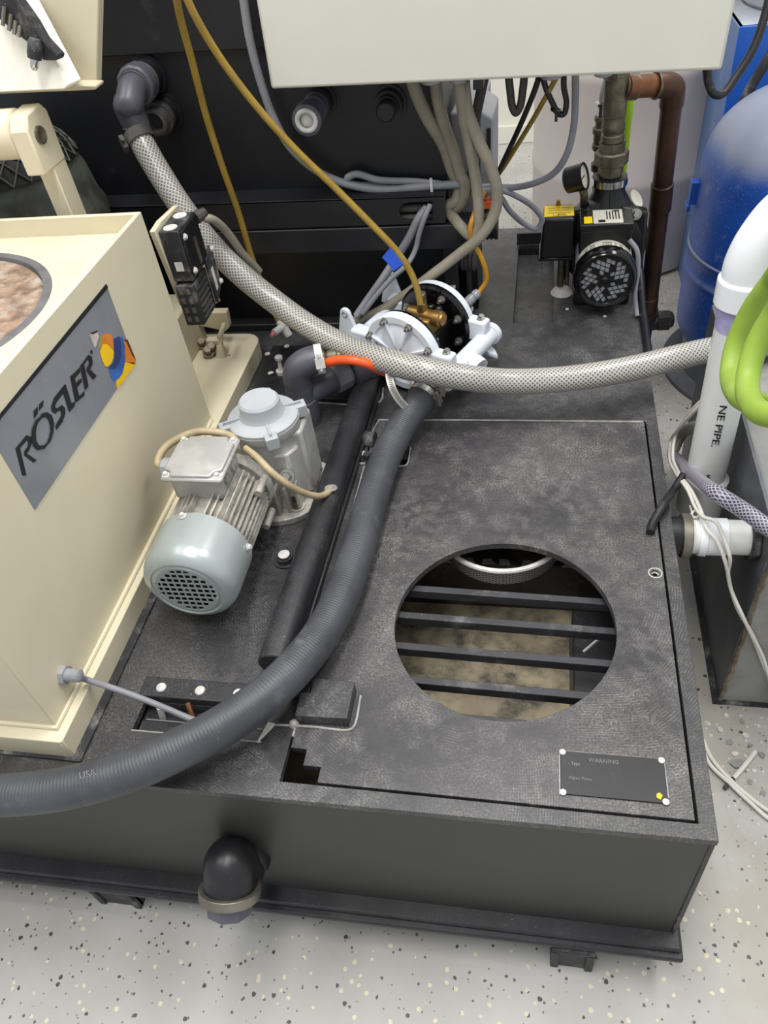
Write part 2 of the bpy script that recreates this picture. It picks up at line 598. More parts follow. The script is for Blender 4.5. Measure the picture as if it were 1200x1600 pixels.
def text_mb(s, size, M, ext=0.0004, mb=None, shear=0.0, bold=0.0, sx=1.0):
    cu = bpy.data.curves.new('lettering', 'FONT')
    cu.body = s
    cu.size = size
    cu.extrude = ext
    cu.offset = bold
    cu.shear = shear
    cu.align_x = 'CENTER'
    cu.align_y = 'CENTER'
    cu.resolution_u = 3
    o = bpy.data.objects.new('lettering', cu)
    C.objects.link(o)
    dg = bpy.context.evaluated_depsgraph_get()
    me = bpy.data.meshes.new_from_object(o.evaluated_get(dg))
    mb = mb or MB()
    S = Matrix.Diagonal((sx, 1, 1, 1))
    mb.add([M @ (S @ v.co) for v in me.vertices], [tuple(p.vertices) for p in me.polygons])
    bpy.data.objects.remove(o)
    bpy.data.curves.remove(cu)
    bpy.data.meshes.remove(me)
    return mb


def basis(o, x, y):
    x = Vector(x).normalized()
    y = Vector(y)
    y = (y - x * y.dot(x)).normalized()
    z = x.cross(y)
    return Matrix(((x.x, y.x, z.x, o[0]), (x.y, y.y, z.y, o[1]), (x.z, y.z, z.z, o[2]), (0, 0, 0, 1)))


def bolt(p, d, r, h, parent, m='steel', name='bolt', label=None, washer=True):
    mb = MB()
    d = Vector(d).normalized()
    if washer:
        mb.cyl(p, Vector(p) + d * h * 0.25, r * 1.45, n=16)
    mb.lathe(Vector(p) + d * (h * 0.2 if washer else 0), d, [(0, r), (h * 0.65, r), (h * 0.8, r * 0.85)], 6)
    return build(name, mb, m, parent, label=label)


def hose_clamp(name, c, d, r, wid, parent=None, m='steel', side=(1, 0, 0)):
    """worm-drive band with its screw housing"""
    d = Vector(d).normalized()
    c = Vector(c)
    mb = MB()
    t = 0.0012
    h = wid / 2
    mb.lathe(c, d, [(-h, r), (-h, r + t), (h, r + t), (h, r)], 28, cap=False)
    o = build(name, mb, m, parent)
    s = Vector(side)
    s = (s - d * s.dot(d)).normalized()
    tq = d.cross(s)
    M = basis(c + s * (r + 0.004), d, s)
    mb = MB().box(-wid * 0.62, wid * 0.62, -0.003, 0.005, -0.009, 0.009, M)
    p = c + s * (r + 0.006)
    mb.lathe(p - tq * 0.018, tq, [(0, 0.0045), (0.006, 0.0045), (0.006, 0.003), (0.032, 0.003)], 8)
    build('clamp_screw', mb, m, o)
    return o


def tube_obj(name, pts, r, m, label=None, cat=None, parent=None, n=12, k=10, group=None):
    o = build(name, MB().tube(pts, r, n, k), m, parent)
    if label:
        tag(o, label, cat, group)
    return o


# ------------------------------------------------------------------ setting
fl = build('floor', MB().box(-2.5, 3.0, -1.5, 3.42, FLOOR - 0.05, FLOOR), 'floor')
fl['kind'] = 'structure'
wl = build('wall_back', MB().box(-2.5, 3.0, 3.39, 3.5, FLOOR, 1.6), 'wall_white')
wl['kind'] = 'structure'
bs = build('baseboard_back', MB().box(-2.5, 3.0, 3.37, 3.39, FLOOR, FLOOR + 0.08), 'wall_white', bevel=0.004)
bs['kind'] = 'structure'

# ------------------------------------------------------------------ process water tank
tank = thing('process_tank', 'black plastic process water tank with a round opening over grating bars', 'tank', (0, 0.5, FLOOR))
TH = 0.012
deck = plate_mb([(-0.98, -0.034), (-0.4, -0.030), (0.525, -0.022), (0.525, 1.57), (-0.98, 1.57)],
                [rect(-0.0035, 0.5055, -0.0035, 0.7475), rect(-0.232, -0.043, 0.049, 0.094),
                 rect(0.250, 0.338, 1.095, 1.47)], TH)
build('deck', deck, 'deck', tank, 0.002)
# cover: rounded L-notch at the front left corner, round opening, pocket at the left edge
outline = [(0.046, 0), (0.502, 0), (0.502, 0.744), (0, 0.744), (0, 0.044), (0.022, 0.044), (0.022, 0.021), (0.046, 0.021)]
cov = plate_mb(outline, [circle(0.268, 0.268, 0.16, 96), rect(0.026, 0.076, 0.612, 0.668), circle(0.490, 0.379, 0.006, 16)], TH)
build('cover_plate', cov, 'cover', tank, 0.0012)
# weld beads around the cover groove
mb = MB()
mb.tube([(0.003, 0.7455, 0.0005), (0.25, 0.7458, 0.001), (0.5, 0.7455, 0.0005)], 0.0018, 6)
mb.tube([(-0.0015, 0.06, 0.0), (-0.0015, 0.3, 0.0), (-0.0015, 0.61, 0.0)], 0.0016, 6)
mb.tube([(-0.0015, 0.67, 0.0), (-0.0015, 0.72, 0.0), (0.004, 0.7455, 0.0)], 0.0016, 6)
build('weld_bead', mb, 'caulk', tank, label='pale weld seam')
# pocket under the left edge of the cover
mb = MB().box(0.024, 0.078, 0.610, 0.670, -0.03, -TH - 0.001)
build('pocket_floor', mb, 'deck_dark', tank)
mb = MB().box(0.028, 0.074, 0.634, 0.667, -0.0115, -0.002)
build('latch_tongue', mb, 'deck_dark', tank, 0.001)
mb = MB()
mb.tube([(0.028, 0.6105, 0.0005), (0.066, 0.6105, 0.0005), (0.0765, 0.614, 0.0005), (0.0775, 0.665, 0.0005)], 0.0013, 6)
mb.tube([(-0.034, 0.6155, 0.0008), (0.0, 0.6150, 0.0008)], 0.0022, 6)
build('caulk_line', mb, 'caulk', tank, label='white caulk line')
build('latch_block', MB().cyl((-0.026, 0.682, 0.004), (0.008, 0.678, 0.004), 0.017, n=20), 'dusty_black', tank, 0.0015)
bolt((0.002, 0.628, 0.0), (0, 0, 1), 0.0085, 0.014, tank, 'dusty_black', 'latch_bolt')
build('dust_clump', MB().dome((-0.014, 0.642, -0.002), (0, 0, 1), 0.011, 0.010, 9, 4), 'dirty_white', tank)
# raised latch plate at the front left of the cover
z = 0.020
mb = MB().prism([(0.0, 0.080, 0), (0.072, 0.082, 0), (0.072, 0.139, 0), (0.013, 0.141, 0), (0.013, 0.117, 0), (-0.001, 0.117, 0)], (0, 0, z))
build('latch_plate', mb, 'deck', tank, 0.0012)
mb = MB().prism([(-0.030, 0.117, 0), (0.010, 0.117, 0), (0.010, 0.142, 0), (-0.030, 0.142, 0)], (0, 0, 0.014))
build('latch_plate', mb, 'deck_dark', tank, 0.001)
mb = MB()
mb.tube([(-0.030, 0.0745, 0.001), (0.02, 0.0765, 0.001), (0.074, 0.077, 0.001), (0.079, 0.083, 0.001), (0.0795, 0.130, 0.001)], 0.0017, 6)
build('caulk_line', mb, 'caulk', tank, label='white caulk line')
build('dust_clump', MB().dome((-0.004, 0.078, 0.0), (0.2, 0, 1), 0.0075, 0.009, 7, 3), 'caulk', tank)
mb = MB().prism([(-0.047, 0.046, 0.0), (-0.030, 0.075, 0.0), (-0.040, 0.076, 0.0)], (0, 0, 0.004))
build('dust_clump', mb, 'dirty_white', tank)
# front recess with terminal bar
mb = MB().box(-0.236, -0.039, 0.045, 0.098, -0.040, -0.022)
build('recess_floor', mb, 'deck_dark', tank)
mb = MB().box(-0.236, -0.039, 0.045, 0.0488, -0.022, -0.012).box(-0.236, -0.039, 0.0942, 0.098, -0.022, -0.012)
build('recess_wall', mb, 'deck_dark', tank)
build('clamp_bar', MB().box(-0.236, -0.072, 0.094, 0.126, 0.0, 0.016), 'deck_dark', tank, 0.0015)
for x in (-0.206, -0.147, -0.090):
    build('rivet', MB().lathe((x, 0.109, 0.016), (0, 0, 1), [(0, 0.0075), (0.0015, 0.0068), (0.003, 0.004)], 16), 'dirty_white', tank, label='white rivet head')
build('recess_step', MB().box(-0.228, -0.048, 0.051, 0.070, -0.022, -0.008), 'deck_dark', tank, 0.0012)
mb = MB().tube([(-0.232, 0.0478, 0.0006), (-0.14, 0.0478, 0.0006), (-0.043, 0.0478, 0.0006)], 0.0012, 6)
mb.tube([(-0.222, 0.0705, -0.0075), (-0.05, 0.0705, -0.0075)], 0.0009, 6)
build('caulk_line', mb, 'caulk', tank, label='white caulk line')
build('stud', MB().cyl((-0.204, 0.080, -0.02), (-0.203, 0.084, 0.004), 0.0045, n=12), 'dirty_white', tank)
build('stud', MB().cyl((-0.124, 0.088, -0.022), (-0.124, 0.088, -0.006), 0.004, n=12), 'dull_steel', tank)
# threaded plug beside the motor
mb = MB().lathe((-0.091, 0.371, 0), (0, 0, 1), [(0, 0.0185), (0.003, 0.0185), (0.003, 0.0135), (0.012, 0.0135), (0.012, 0.0115), (0.015, 0.0105)], 24)
plug = build('deck_plug', mb, 'dusty_black', tank)
build('plug_cap', MB().cyl((-0.091, 0.371, 0.0145), (-0.091, 0.371, 0.0165), 0.0095, n=20), 'dirty_white', plug)
# countersunk screw hole ring on the cover
mb = MB().lathe((0.490, 0.379, 0.0), (0, 0, 1), [(-0.006, 0.0045), (0.0012, 0.0095), (0.0004, 0.0105), (-0.001, 0.0105)], 24, cap=False)
build('hole_ring', mb, 'dirty_white', tank, label='white plastic hole rim')
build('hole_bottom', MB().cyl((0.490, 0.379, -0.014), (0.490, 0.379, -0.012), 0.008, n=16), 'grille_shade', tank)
# nameplate with four white rivets
M = basis((0.4115, 0.0445, 0.0), (1, 0.003, 0), (0, 1, 0))
npl = build('nameplate', MB().box(-0.0625, 0.0625, -0.0285, 0.0285, 0.0, 0.0022, M), 'black_plastic', tank, 0.0006)
for sx in (-1, 1):
    for sy in (-1, 1):
        p = M @ Vector((sx * 0.0595, sy * 0.0265, 0.0018))
        build('rivet', MB().lathe(p, (0, 0, 1), [(0, 0.0042), (0.0012, 0.004), (0.0026, 0.002)], 12), 'dirty_white', npl)
mb = MB().prism([M @ Vector(p) for p in ((0.049, -0.022, 0.0023), (0.0535, -0.0245, 0.0023), (0.0565, -0.019, 0.0023), (0.053, -0.016, 0.0023), (0.050, -0.0175, 0.0023))], (0, 0, 0.0006))
build('yellow_scrap', mb, 'yellow_label', npl, label='torn scrap of yellow tape')
tb = text_mb('WARNING', 0.0075, M @ Matrix.Translation((-0.010, 0.0185, 0.0022)))
text_mb('Type', 0.0055, M @ Matrix.Translation((-0.044, 0.012, 0.0022)), mb=tb)
text_mb('Open Pump', 0.0055, M @ Matrix.Translation((-0.038, -0.007, 0.0022)), mb=tb)
text_mb('-', 0.006, M @ Matrix.Translation((-0.0525, 0.012, 0.0022)), mb=tb)
text_mb('-', 0.006, M @ Matrix.Translation((-0.0525, -0.007, 0.0022)), mb=tb)
build('faded_lettering', tb, 'print_faded', npl, smooth=0)
mb = MB().tube([M @ Vector((-0.0632, -0.029, 0.0)), M @ Vector((-0.0632, 0.029, 0.0)), M @ Vector((0.063, 0.0288, 0.0)), M @ Vector((0.0632, -0.02, 0.0))], 0.0008, 5, smooth=False)
build('caulk_line', mb, 'dirty_white', tank)
# walls
fw = [(-0.98, -0.033, -0.012), (-0.4, -0.029, -0.012), (0.517, -0.0215, -0.012), (0.517, -0.0215, -0.318), (-0.4, -0.031, -0.318), (-0.98, -0.036, -0.318)]
build('front_wall', MB().prism(fw, (0, 0.014, 0)), 'front_black', tank)
build('side_wall', MB().box(0.511, 0.523, -0.012, 1.56, -0.33, -0.012), 'front_black', tank)
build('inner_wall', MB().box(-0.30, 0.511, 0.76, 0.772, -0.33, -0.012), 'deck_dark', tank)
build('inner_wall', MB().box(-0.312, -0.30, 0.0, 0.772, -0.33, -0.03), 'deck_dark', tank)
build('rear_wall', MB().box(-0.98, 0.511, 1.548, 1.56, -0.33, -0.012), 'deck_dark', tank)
build('corner_strip', MB().prism([(0.517, -0.0225, -0.004), (0.5255, -0.018, -0.004), (0.5245, -0.006, -0.004), (0.517, -0.0065, -0.004)], (0.0, -0.002, -0.306)), 'dusty_black', tank, 0.001)
build('tank_floor', MB().box(-0.30, 0.511, 0.0, 0.76, -0.235, -0.225), 'tank_bottom', tank)
mb = MB()
mb.prism([(-0.98, -0.075, -0.343), (-0.4, -0.066, -0.341), (0.533, -0.054, -0.341), (0.533, 1.56, -0.341), (-0.98, 1.56, -0.341)], (0, 0, 0.012))
mb.prism([(-0.98, -0.066, -0.330), (-0.4, -0.056, -0.329), (0.530, -0.045, -0.329), (0.530, 1.56, -0.329), (-0.98, 1.56, -0.329)], (0, 0, 0.011))
build('base_flange', mb, 'deck_dark', tank, 0.003)
for x0, x1 in ((-0.402, -0.325), (0.352, 0.414)):
    for y0 in (-0.060, 1.20):
        mb = MB().box(x0, x1, y0, y0 + 0.09, -0.352, -0.341).box(x0, x0 + 0.012, y0, y0 + 0.09, FLOOR, -0.345)
        mb.box(x1 - 0.012, x1, y0, y0 + 0.09, FLOOR, -0.345).box(x0, x1, y0 + 0.004, y0 + 0.012, FLOOR, -0.352)
        build('foot', mb, 'dusty_black', tank, 0.002)
# grating bars
for y in (0.344, 0.290, 0.233, 0.177, 0.124, 0.066):
    mb = MB().box(0.075, 0.47, y - 0.006, y + 0.006, -0.034, -0.0165, basis((0, 0, 0), (1, -0.012, -0.02), (0, 1, 0)))
    build('grating_bar', mb, 'bar_plastic', tank, 0.001)
mb = MB().lathe((0.255, 0.512, -0.078), (0, 0, 1), [(0, 0.104), (0.038, 0.108)], 64, cap=False)
bk = build('strainer_basket', mb, 'perforated', tank, label='perforated strainer basket under the opening')
me = bk.data
lay = me.uv_layers.new(name='UVMap')
for poly in me.polygons:
    for li in poly.loop_indices:
        v = me.vertices[me.loops[li].vertex_index].co
        a = math.atan2(v.y - 0.512, v.x - 0.255) / (2 * math.pi)
        lay.data[li].uv = (a if a > 0 or poly.center.y > 0.512 or True else a, v.z)
build('basket_rim', MB().torus((0.255, 0.512, -0.040), (0, 0, 1), 0.109, 0.0045, 64), 'dirty_white', bk)
build('inner_baffle', MB().box(0.375, 0.511, 0.17, 0.40, -0.225, -0.125), 'deck_dark', tank, 0.003)
build('inner_baffle', MB().box(-0.30, 0.511, 0.475, 0.487, -0.225, -0.105), 'bar_plastic', tank, 0.003)
mb = MB()
random.seed(5)
for k in range(9):
    x_ = 0.15 + 0.036 * k + random.uniform(-0.01, 0.01)
    mb.prism([(x_ - random.uniform(0.008, 0.02), 0.474, -0.1045), (x_ + random.uniform(0.008, 0.02), 0.474, -0.1045), (x_ + random.uniform(0.004, 0.01), 0.486, -0.1045), (x_ - random.uniform(0.004, 0.01), 0.485, -0.1045)], (0, 0, 0.002))
o_ = build('dried_residue', mb, 'caulk', tank, smooth=0)
o_['kind'] = 'stuff'
build('loose_wire', MB().tube([(0.3898,0.2986,-0.1000), (0.4057,0.3035,-0.0800), (0.4234,0.3006,-0.0450)], 0.0022, 6), 'fan_grey', tank)
# access plate with screws
acc = build('access_plate', MB().prism([(-0.283, 0.800, 0), (-0.006, 0.803, 0), (0.0, 1.00, 0), (-0.281, 1.003, 0)], (0, 0, 0.010)), 'deck_dark', tank, 0.0015)
mb = MB().tube([(-0.283, 0.798, 0.0015), (-0.15, 0.7995, 0.0015), (-0.006, 0.8005, 0.0015), (-0.0035, 0.85, 0.0015)], 0.0022, 6)
build('caulk_line', mb, 'caulk', tank, label='white caulk line')
for u_ in ((-0.1957,0.9684,0.0100), (-0.2474,0.9975,0.0100), (-0.2466,0.8327,0.0100), (-0.2567,0.8931,0.0100), (-0.2844,0.9674,0.0100)):
    mb = MB().lathe(u_, (0, 0, 1), [(0, 0.0065), (0.0012, 0.0062), (0.002, 0.004)], 14)
    s_ = build('screw', mb, 'dirty_white', acc)
p = Vector((-0.2322,0.8929,0.0100))
mb = MB().cyl(p, p + Vector((0, 0, 0.008)), 0.011, n=14).cyl(p + Vector((0, 0, 0.006)), p + Vector((0.001, 0.002, 0.036)), 0.0045, n=12).lathe(p + Vector((0.001, 0.002, 0.034)), (0, 0, 1), [(0, 0.0085), (0.006, 0.0085), (0.008, 0.006)], 14)
build('thumb_screw', mb, 'dirty_white', acc)
mb = MB().prism([p + Vector((-0.03, -0.012, 0.0005)), p + Vector((0.022, 0.002, 0.0005)), p + Vector((0.03, 0.012, 0.0005)), p + Vector((0.0, 0.012, 0.0005))], (0, 0, 0.0016))
build('tie_plate', mb, 'dusty_black', acc)
# fixed black pipe on the deck
a_ = Vector((-0.0477,0.1532,0.0240))
b_ = Vector((-0.0325,0.8635,0.0260))
build('deck_pipe', MB().tube([a_, a_.lerp(b_, 0.5), b_], 0.0245, 24, 8), 'deck_dark', tank, 0.003)
build('pipe_gusset', MB().prism([a_ + Vector((0.028, 0.03, -0.024)), b_ + Vector((0.028, -0.03, -0.026)), b_ + Vector((0.01, -0.03, -0.026)), a_ + Vector((0.01, 0.03, -0.024))], (0, 0, 0.012)), 'deck_dark', tank, 0.002)
build('pipe_grommet', MB().torus((-0.0320,0.4944,0.0500), (0, 0.3, 1), 0.0085, 0.003, 18, 6), 'clear_grey', tank)
# pump platform recess
mb = MB().box(0.246, 0.342, 1.09, 1.475, -0.034, -0.028)
build('trough_floor', mb, 'deck', tank)
mb = MB().box(0.2455, 0.2495, 1.09, 1.475, -0.028, -0.0125).box(0.3385, 0.3425, 1.09, 1.475, -0.028, -0.0125).box(0.2455, 0.3425, 1.4705, 1.4745, -0.028, 0.03).box(0.2455, 0.3425, 1.0905, 1.0945, -0.028, -0.0125)
build('trough_wall', mb, 'deck_dark', tank)
for u_ in ((0.3622,1.2216,0.0000), (0.4475,1.1175,0.0000), (0.3673,1.1504,0.0000)):
    build('screw', MB().lathe(u_, (0, 0, 1), [(0, 0.004), (0.0012, 0.003)], 10), 'dirty_white', tank)
# front drain stub
S = Vector((-0.0987,-0.0300,-0.2029))
E_ = Vector((-0.0924,-0.1000,-0.1907))
dv = (E_ - S).normalized()
dn = Vector((0, -0.66, -0.75)).normalized()
mb = MB().lathe(S + Vector((0, 0.004, 0)), (0, -1, 0), [(0, 0.043), (0.010, 0.043), (0.016, 0.040)], 28)
mb.tube([S + Vector((0, 0.004, 0)), S + Vector((0, -0.018, -0.006)), Vector((E_.x, E_.y, E_.z)) - dn * 0.058, E_ - dn * 0.045, E_ - dn * 0.02], 0.0365, 32, 18)
dr = build('drain_stub', mb, 'black_plastic', tank, smooth=50)
dv = dn
Rg = E_ - dv * 0.026
build('drain_ring', MB().lathe(Rg, dv, [(0, 0.037), (0, 0.0430), (0.014, 0.0430), (0.014, 0.037)], 32, cap=True), 'dull_steel', dr, 0.001)
build('drain_cap', MB().lathe(Rg + dv * 0.012, dv, [(0, 0.031), (0.006, 0.031), (0.006, 0.034), (0.024, 0.032), (0.028, 0.026)], 8), 'pipe_grey', dr, 0.001)
# side drain stub
c_ = Vector((0.523, 0.494, -0.036))
ss = build('side_stub', MB().lathe(c_, (1, 0, 0), [(0, 0.031), (0.030, 0.031)], 28), 'black_plastic', tank)
build('side_ring', MB().lathe(c_ + Vector((0.020, 0, 0)), (1, 0, 0), [(0, 0.030), (0, 0.0365), (0.015, 0.0365), (0.015, 0.030)], 32), 'dull_steel', ss, 0.001)

# ------------------------------------------------------------------ black separator housing behind
sep = thing('separator_housing', 'tall black separator housing with beams and pipe ports behind the deck', 'machine', (-0.4, 1.2, 0.0))
build('lower_panel', MB().box(-1.3, 0.121, 1.11, 1.125, 0.0, 0.585), 'black_panel', sep)
build('upper_panel', MB().prism([(-1.3, 1.100, 0.605), (0.121, 1.100, 0.562), (0.121, 1.100, 1.15), (-1.3, 1.100, 1.15)], (0, 0.03, 0)), 'black_panel', sep, 0.002)
build('side_panel', MB().box(0.109, 0.121, 1.125, 1.5, 0.0, 1.15), 'black_panel', sep)
build('base_ledge', MB().box(-1.3, 0.10, 1.078, 1.11, 0.0, 0.018), 'deck_dark', sep, 0.003)
slot = [(0.033, 0.016 + 0.262), ] 
cx0, cx1, cz, rr = 0.030, 0.094, 0.281, 0.0175
ring = [(cx0 + rr - rr * math.sin(math.pi * i / 10), cz + rr * math.cos(math.pi * i / 10)) for i in range(11)] + [(cx1, cz - rr), (cx1, cz + rr)]
Mx = Matrix(((1, 0, 0, 0), (0, 0, -1, 1.048), (0, 1, 0, 0), (0, 0, 0, 1)))
mb = plate_mb([(-1.3, 0.268), (0.120, 0.2545), (0.122, 0.3105), (-1.3, 0.331)], [ring], 0.005, Mx)
mb.prism([(-1.3, 1.048, 0.326), (0.122, 1.048, 0.3055), (0.122, 1.11, 0.3055), (-1.3, 1.11, 0.326)], (0, 0, 0.005))
build('upper_beam', mb, 'beam_black', sep, 0.0015)
build('lower_beam', MB().prism([(-1.3, 1.045, 0.215), (0.168, 1.045, 0.202), (0.168, 1.045, 0.252), (-1.3, 1.045, 0.266)], (0, 0.06, 0)), 'beam_black', sep, 0.002)
mb = MB().cyl((-0.02, 1.066, 0.282), (0.119, 1.066, 0.280), 0.0085, n=14)
build('beam_cable', mb, 'dusty_pipe', sep)
build('beam_cable', MB().cyl((-0.02, 1.066, 0.262), (0.119, 1.066, 0.260), 0.0085, n=14), 'dusty_pipe', sep)
# round end of the outlet under the beam
mb = MB().lathe((0.121, 1.17, 0.196), (1, 0, 0), [(0, 0.030), (0.070, 0.030), (0.070, 0.033), (0.074, 0.033), (0.074, 0.031), (0.079, 0.031), (0.079, 0.033), (0.083, 0.033), (0.083, 0.031), (0.088, 0.031), (0.088, 0.033), (0.094, 0.033)], 26)
build('outlet_end', mb, 'black_plastic', sep)
build('corner_post', MB().box(0.105, 0.135, 1.085, 1.115, 0.0, 0.20).box(0.150, 0.158, 1.10, 1.20, 0, 0.20), 'deck_dark', sep, 0.002)
mb = MB().lathe((0.1302,1.1200,0.1427), (1, -0.2, 0), [(0, 0.016), (0.012, 0.016), (0.012, 0.020)] + [(0.012 + 0.004 * i, 0.021 + 0.002 * (i % 2)) for i in range(1, 8)] + [(0.046, 0.015)], 18)
build('ribbed_fitting', mb, 'dusty_pipe', sep)


def port(c, r, parts, m='black_panel', name='pipe_port', d=(0, -1, 0)):
    """parts: list of (m, profile)"""
    o = build(name, MB().lathe(c, d, [(0, r * 1.25), (0.006, r * 1.25), (0.006, r * 1.05), (0.014, r), (0.022, r)], 30), m, sep)
    for mm, nm, prof in parts:
        build(nm, MB().lathe(c, d, prof, 30), mm, o)
    return o


p2 = port((-0.1119,1.1100,0.4768), 0.026, [
    ('pipe_grey', 'ribbed_socket', [(0.02, 0.022), (0.03, 0.022), (0.03, 0.024), (0.037, 0.024), (0.037, 0.021), (0.046, 0.021), (0.046, 0.024), (0.056, 0.024), (0.056, 0.020)]),
    ('pipe_grey', 'collar_nut', [(0.056, 0.020), (0.085, 0.020), (0.085, 0.027), (0.112, 0.027), (0.114, 0.024), (0.114, 0.016), (0.09, 0.013)])])
c2 = Vector((-0.1119,1.1100,0.4768))
build('open_bore', MB().torus(c2 + Vector((0, -0.113, 0)), (0, 1, 0), 0.017, 0.0045, 24, 8).dome(c2 + Vector((0.0, -0.106, -0.002)), (0, -1, 0), 0.014, 0.003, 14, 3), 'dirty_white', p2, label='chalky open bore')
port((0.0208,1.1100,0.4634), 0.026, [('black_panel', 'blank_cap', [(0.02, 0.021), (0.034, 0.021), (0.034, 0.018), (0.052, 0.018), (0.056, 0.015)])])
c1 = Vector((-0.4401,1.1100,0.5418))
port(c1, 0.030, [('dusty_pipe', 'collar_nut', [(0.02, 0.028), (0.028, 0.028), (0.028, 0.032), (0.034, 0.032), (0.034, 0.028)])])
c4 = Vector((-0.4284,1.1100,0.4749))
port(c4, 0.030, [('dusty_pipe', 'sleeve', [(0.02, 0.028), (0.026, 0.029), (0.026, 0.026), (0.032, 0.027), (0.032, 0.030), (0.040, 0.030), (0.040, 0.026), (0.058, 0.024), (0.060, 0.018), (0.042, 0.014)])])

# elbow on the first port
el = thing('pipe_elbow', 'dark grey plastic elbow with union nut on the upper left port', 'fitting', c1)
E1 = Vector((-0.4419,1.0000,0.4784))
k_ = c1 + Vector((0, -0.075, 0))
build('union_nut', MB().lathe(c1 + Vector((0, -0.035, 0)), (0, -1, 0), [(0, 0.033), (0.004, 0.036), (0.03, 0.036), (0.034, 0.032)], 12), 'pipe_grey', el, 0.0015)
mid = c1 + Vector((-0.002, -0.095, -0.006))
build('bend', MB().tube([c1 + Vector((0, -0.062, 0)), c1 + Vector((0, -0.085, -0.002)), c1 + Vector((0.000, -0.112, -0.018)), c1.lerp(E1, 0.45) + Vector((-0.004, -0.060, 0.01)), E1 + (c1 - E1) * 0.12 + Vector((0, -0.01, 0)), E1], 0.0255, 24, 8), 'pipe_grey', el)
build('socket_rim', MB().torus(c1 + Vector((0, -0.070, 0)), (0, 1, 0), 0.0265, 0.002, 28, 6), 'dusty_pipe', el)

# ------------------------------------------------------------------ cream machine housing with the maker's sticker
XF = -0.315
hs = thing('machine_housing', 'cream machine housing with grey maker sticker and round rusty lid', 'machine', (-0.6, 0.35, 0.0))
ZT = 0.456
mb = MB()
ou = rect(-1.0, XF, 0.020, 0.690)
inn = rect(-0.992, XF - 0.008, 0.028, 0.682)
mb.add([(x, y, 0.03) for x, y in ou] + [(x, y, ZT) for x, y in ou] + [(x, y, ZT) for x, y in inn] + [(x, y, 0.418) for x, y in inn],
       [(3, 2, 1, 0), (12, 13, 14, 15)] + [(a + i, a + (i + 1) % 4, a + 4 + (i + 1) % 4, a + 4 + i) for a in (0, 4, 8) for i in range(4)])
build('housing_body', mb, 'cream', hs, 0.0015)
mb = plate_mb(rect(-1.0, XF - 0.008, 0.028, 0.682), [circle(-0.58, 0.425, 0.205, 72)], 0.004, Matrix.Translation((0, 0, 0.426)))
build('top_plate', mb, 'cream_top', hs)
mb = MB().lathe((-0.58, 0.425, 0.4185), (0, 0, 1), [(0, 0.205), (0.008, 0.205), (0.0085, 0.192), (0.0, 0.190)], 72, cap=False)
build('rubber_ring', mb, 'rubber_ring', hs)
mb = MB().lathe((-0.58, 0.425, 0.4185), (0, 0, 1), [(0, 0.189), (0.003, 0.189), (0.004, 0.184)], 64)
build('bowl_lid', mb, 'rust_lid', hs, label='rust-stained round lid')
# base plate with rounded back corner
pts = [(-1.0, -0.001), (-0.300, -0.001), (-0.297, 0.002)]
for i in range(7):
    a = math.pi / 2 * i / 6
    pts.append((-0.335 + 0.037 * math.cos(a), 0.963 + 0.037 * math.sin(a)))
pts += [(-0.62, 1.0), (-1.0, 1.0)]
build('base_plate', plate_mb(pts, [circle(-0.350, 0.915, 0.0035, 12)], 0.042, Matrix.Translation((0, 0, 0.043))), 'cream', hs, 0.003)
mb = MB().tube([(XF + 0.002, 0.685, 0.045), (XF + 0.003, 0.30, 0.046), (XF + 0.003, 0.018, 0.046), (-0.6, 0.017, 0.046), (-1.0, 0.017, 0.046)], 0.004, 8, smooth=False)
build('weld_seam', mb, 'cream', hs)
build('base_gasket', MB().box(-1.0, -0.284, -0.006, 0.70, 0.0005, 0.004), 'dusty_black', hs)
# rear bracket
build('bracket_wall', MB().box(-0.52, -0.425, 0.692, 0.99, 0.043, 0.150), 'cream_dirty', hs, 0.003)
build('bracket_block', MB().prism([(-0.4233,0.9650,0.1169), (-0.3528,0.9650,0.1169), (-0.3557,0.9650,0.0794), (-0.3671,0.9650,0.0700), (-0.4324,0.9650,0.0872)], (0, 0.02, 0)), 'cream_dirty', hs, 0.002)
sp0 = Vector((-0.3604,0.9550,0.0934))
sp1 = Vector((-0.3526,0.9000,0.0945))
build('adjusting_screw', MB().cyl(sp0, sp1, 0.0055, n=12), 'cream_dirty', hs)
blk = Vector((-0.3823,0.9301,0.0600))
build('thrust_block', MB().cbox(blk + Vector((0, 0, -0.002)), (0.030, 0.018, 0.034)).prism([blk + Vector((0.006, 0.0, 0.014)), blk + Vector((0.015, 0.0, 0.014)), blk + Vector((0.030, -0.03, -0.018)), blk + Vector((0.006, -0.03, -0.018))], (0, 0.012, 0)), 'cream_dirty', hs, 0.002)
for uvz in ((-0.4207,0.9466,0.0500), (-0.3857,0.9188,0.0560), (-0.3928,0.9102,0.0520)):
    bolt(uvz, (0.2, -0.45, 0.85), 0.0095, 0.016, hs, 'brass_old', 'bracket_bolt', 'grimy hex bolt')
# cable gland and lug on the housing side
gp = Vector((-0.3150,0.0765,0.0840))
mb = MB().lathe(gp, (1, 0, 0), [(0, 0.0135), (0.007, 0.0135)], 6).lathe(gp + Vector((0.006, 0, 0)), (1, 0, 0), [(0, 0.009), (0.004, 0.0095), (0.008, 0.0088), (0.012, 0.0095), (0.016, 0.0088), (0.020, 0.009), (0.022, 0.006)], 16)
build('cable_gland', mb, 'clear_grey', hs)
# maker's sticker: background, band, lettering and coloured emblem, all flat print
XS = XF + 0.0006


def flat(name, pts, m, lift, parent, mb=None):
    mb = MB() if mb is None else mb
    mb.prism([(XS + lift, y, z) for y, z in pts], (0.0003, 0, 0))
    return build(name, mb, m, parent, smooth=0)


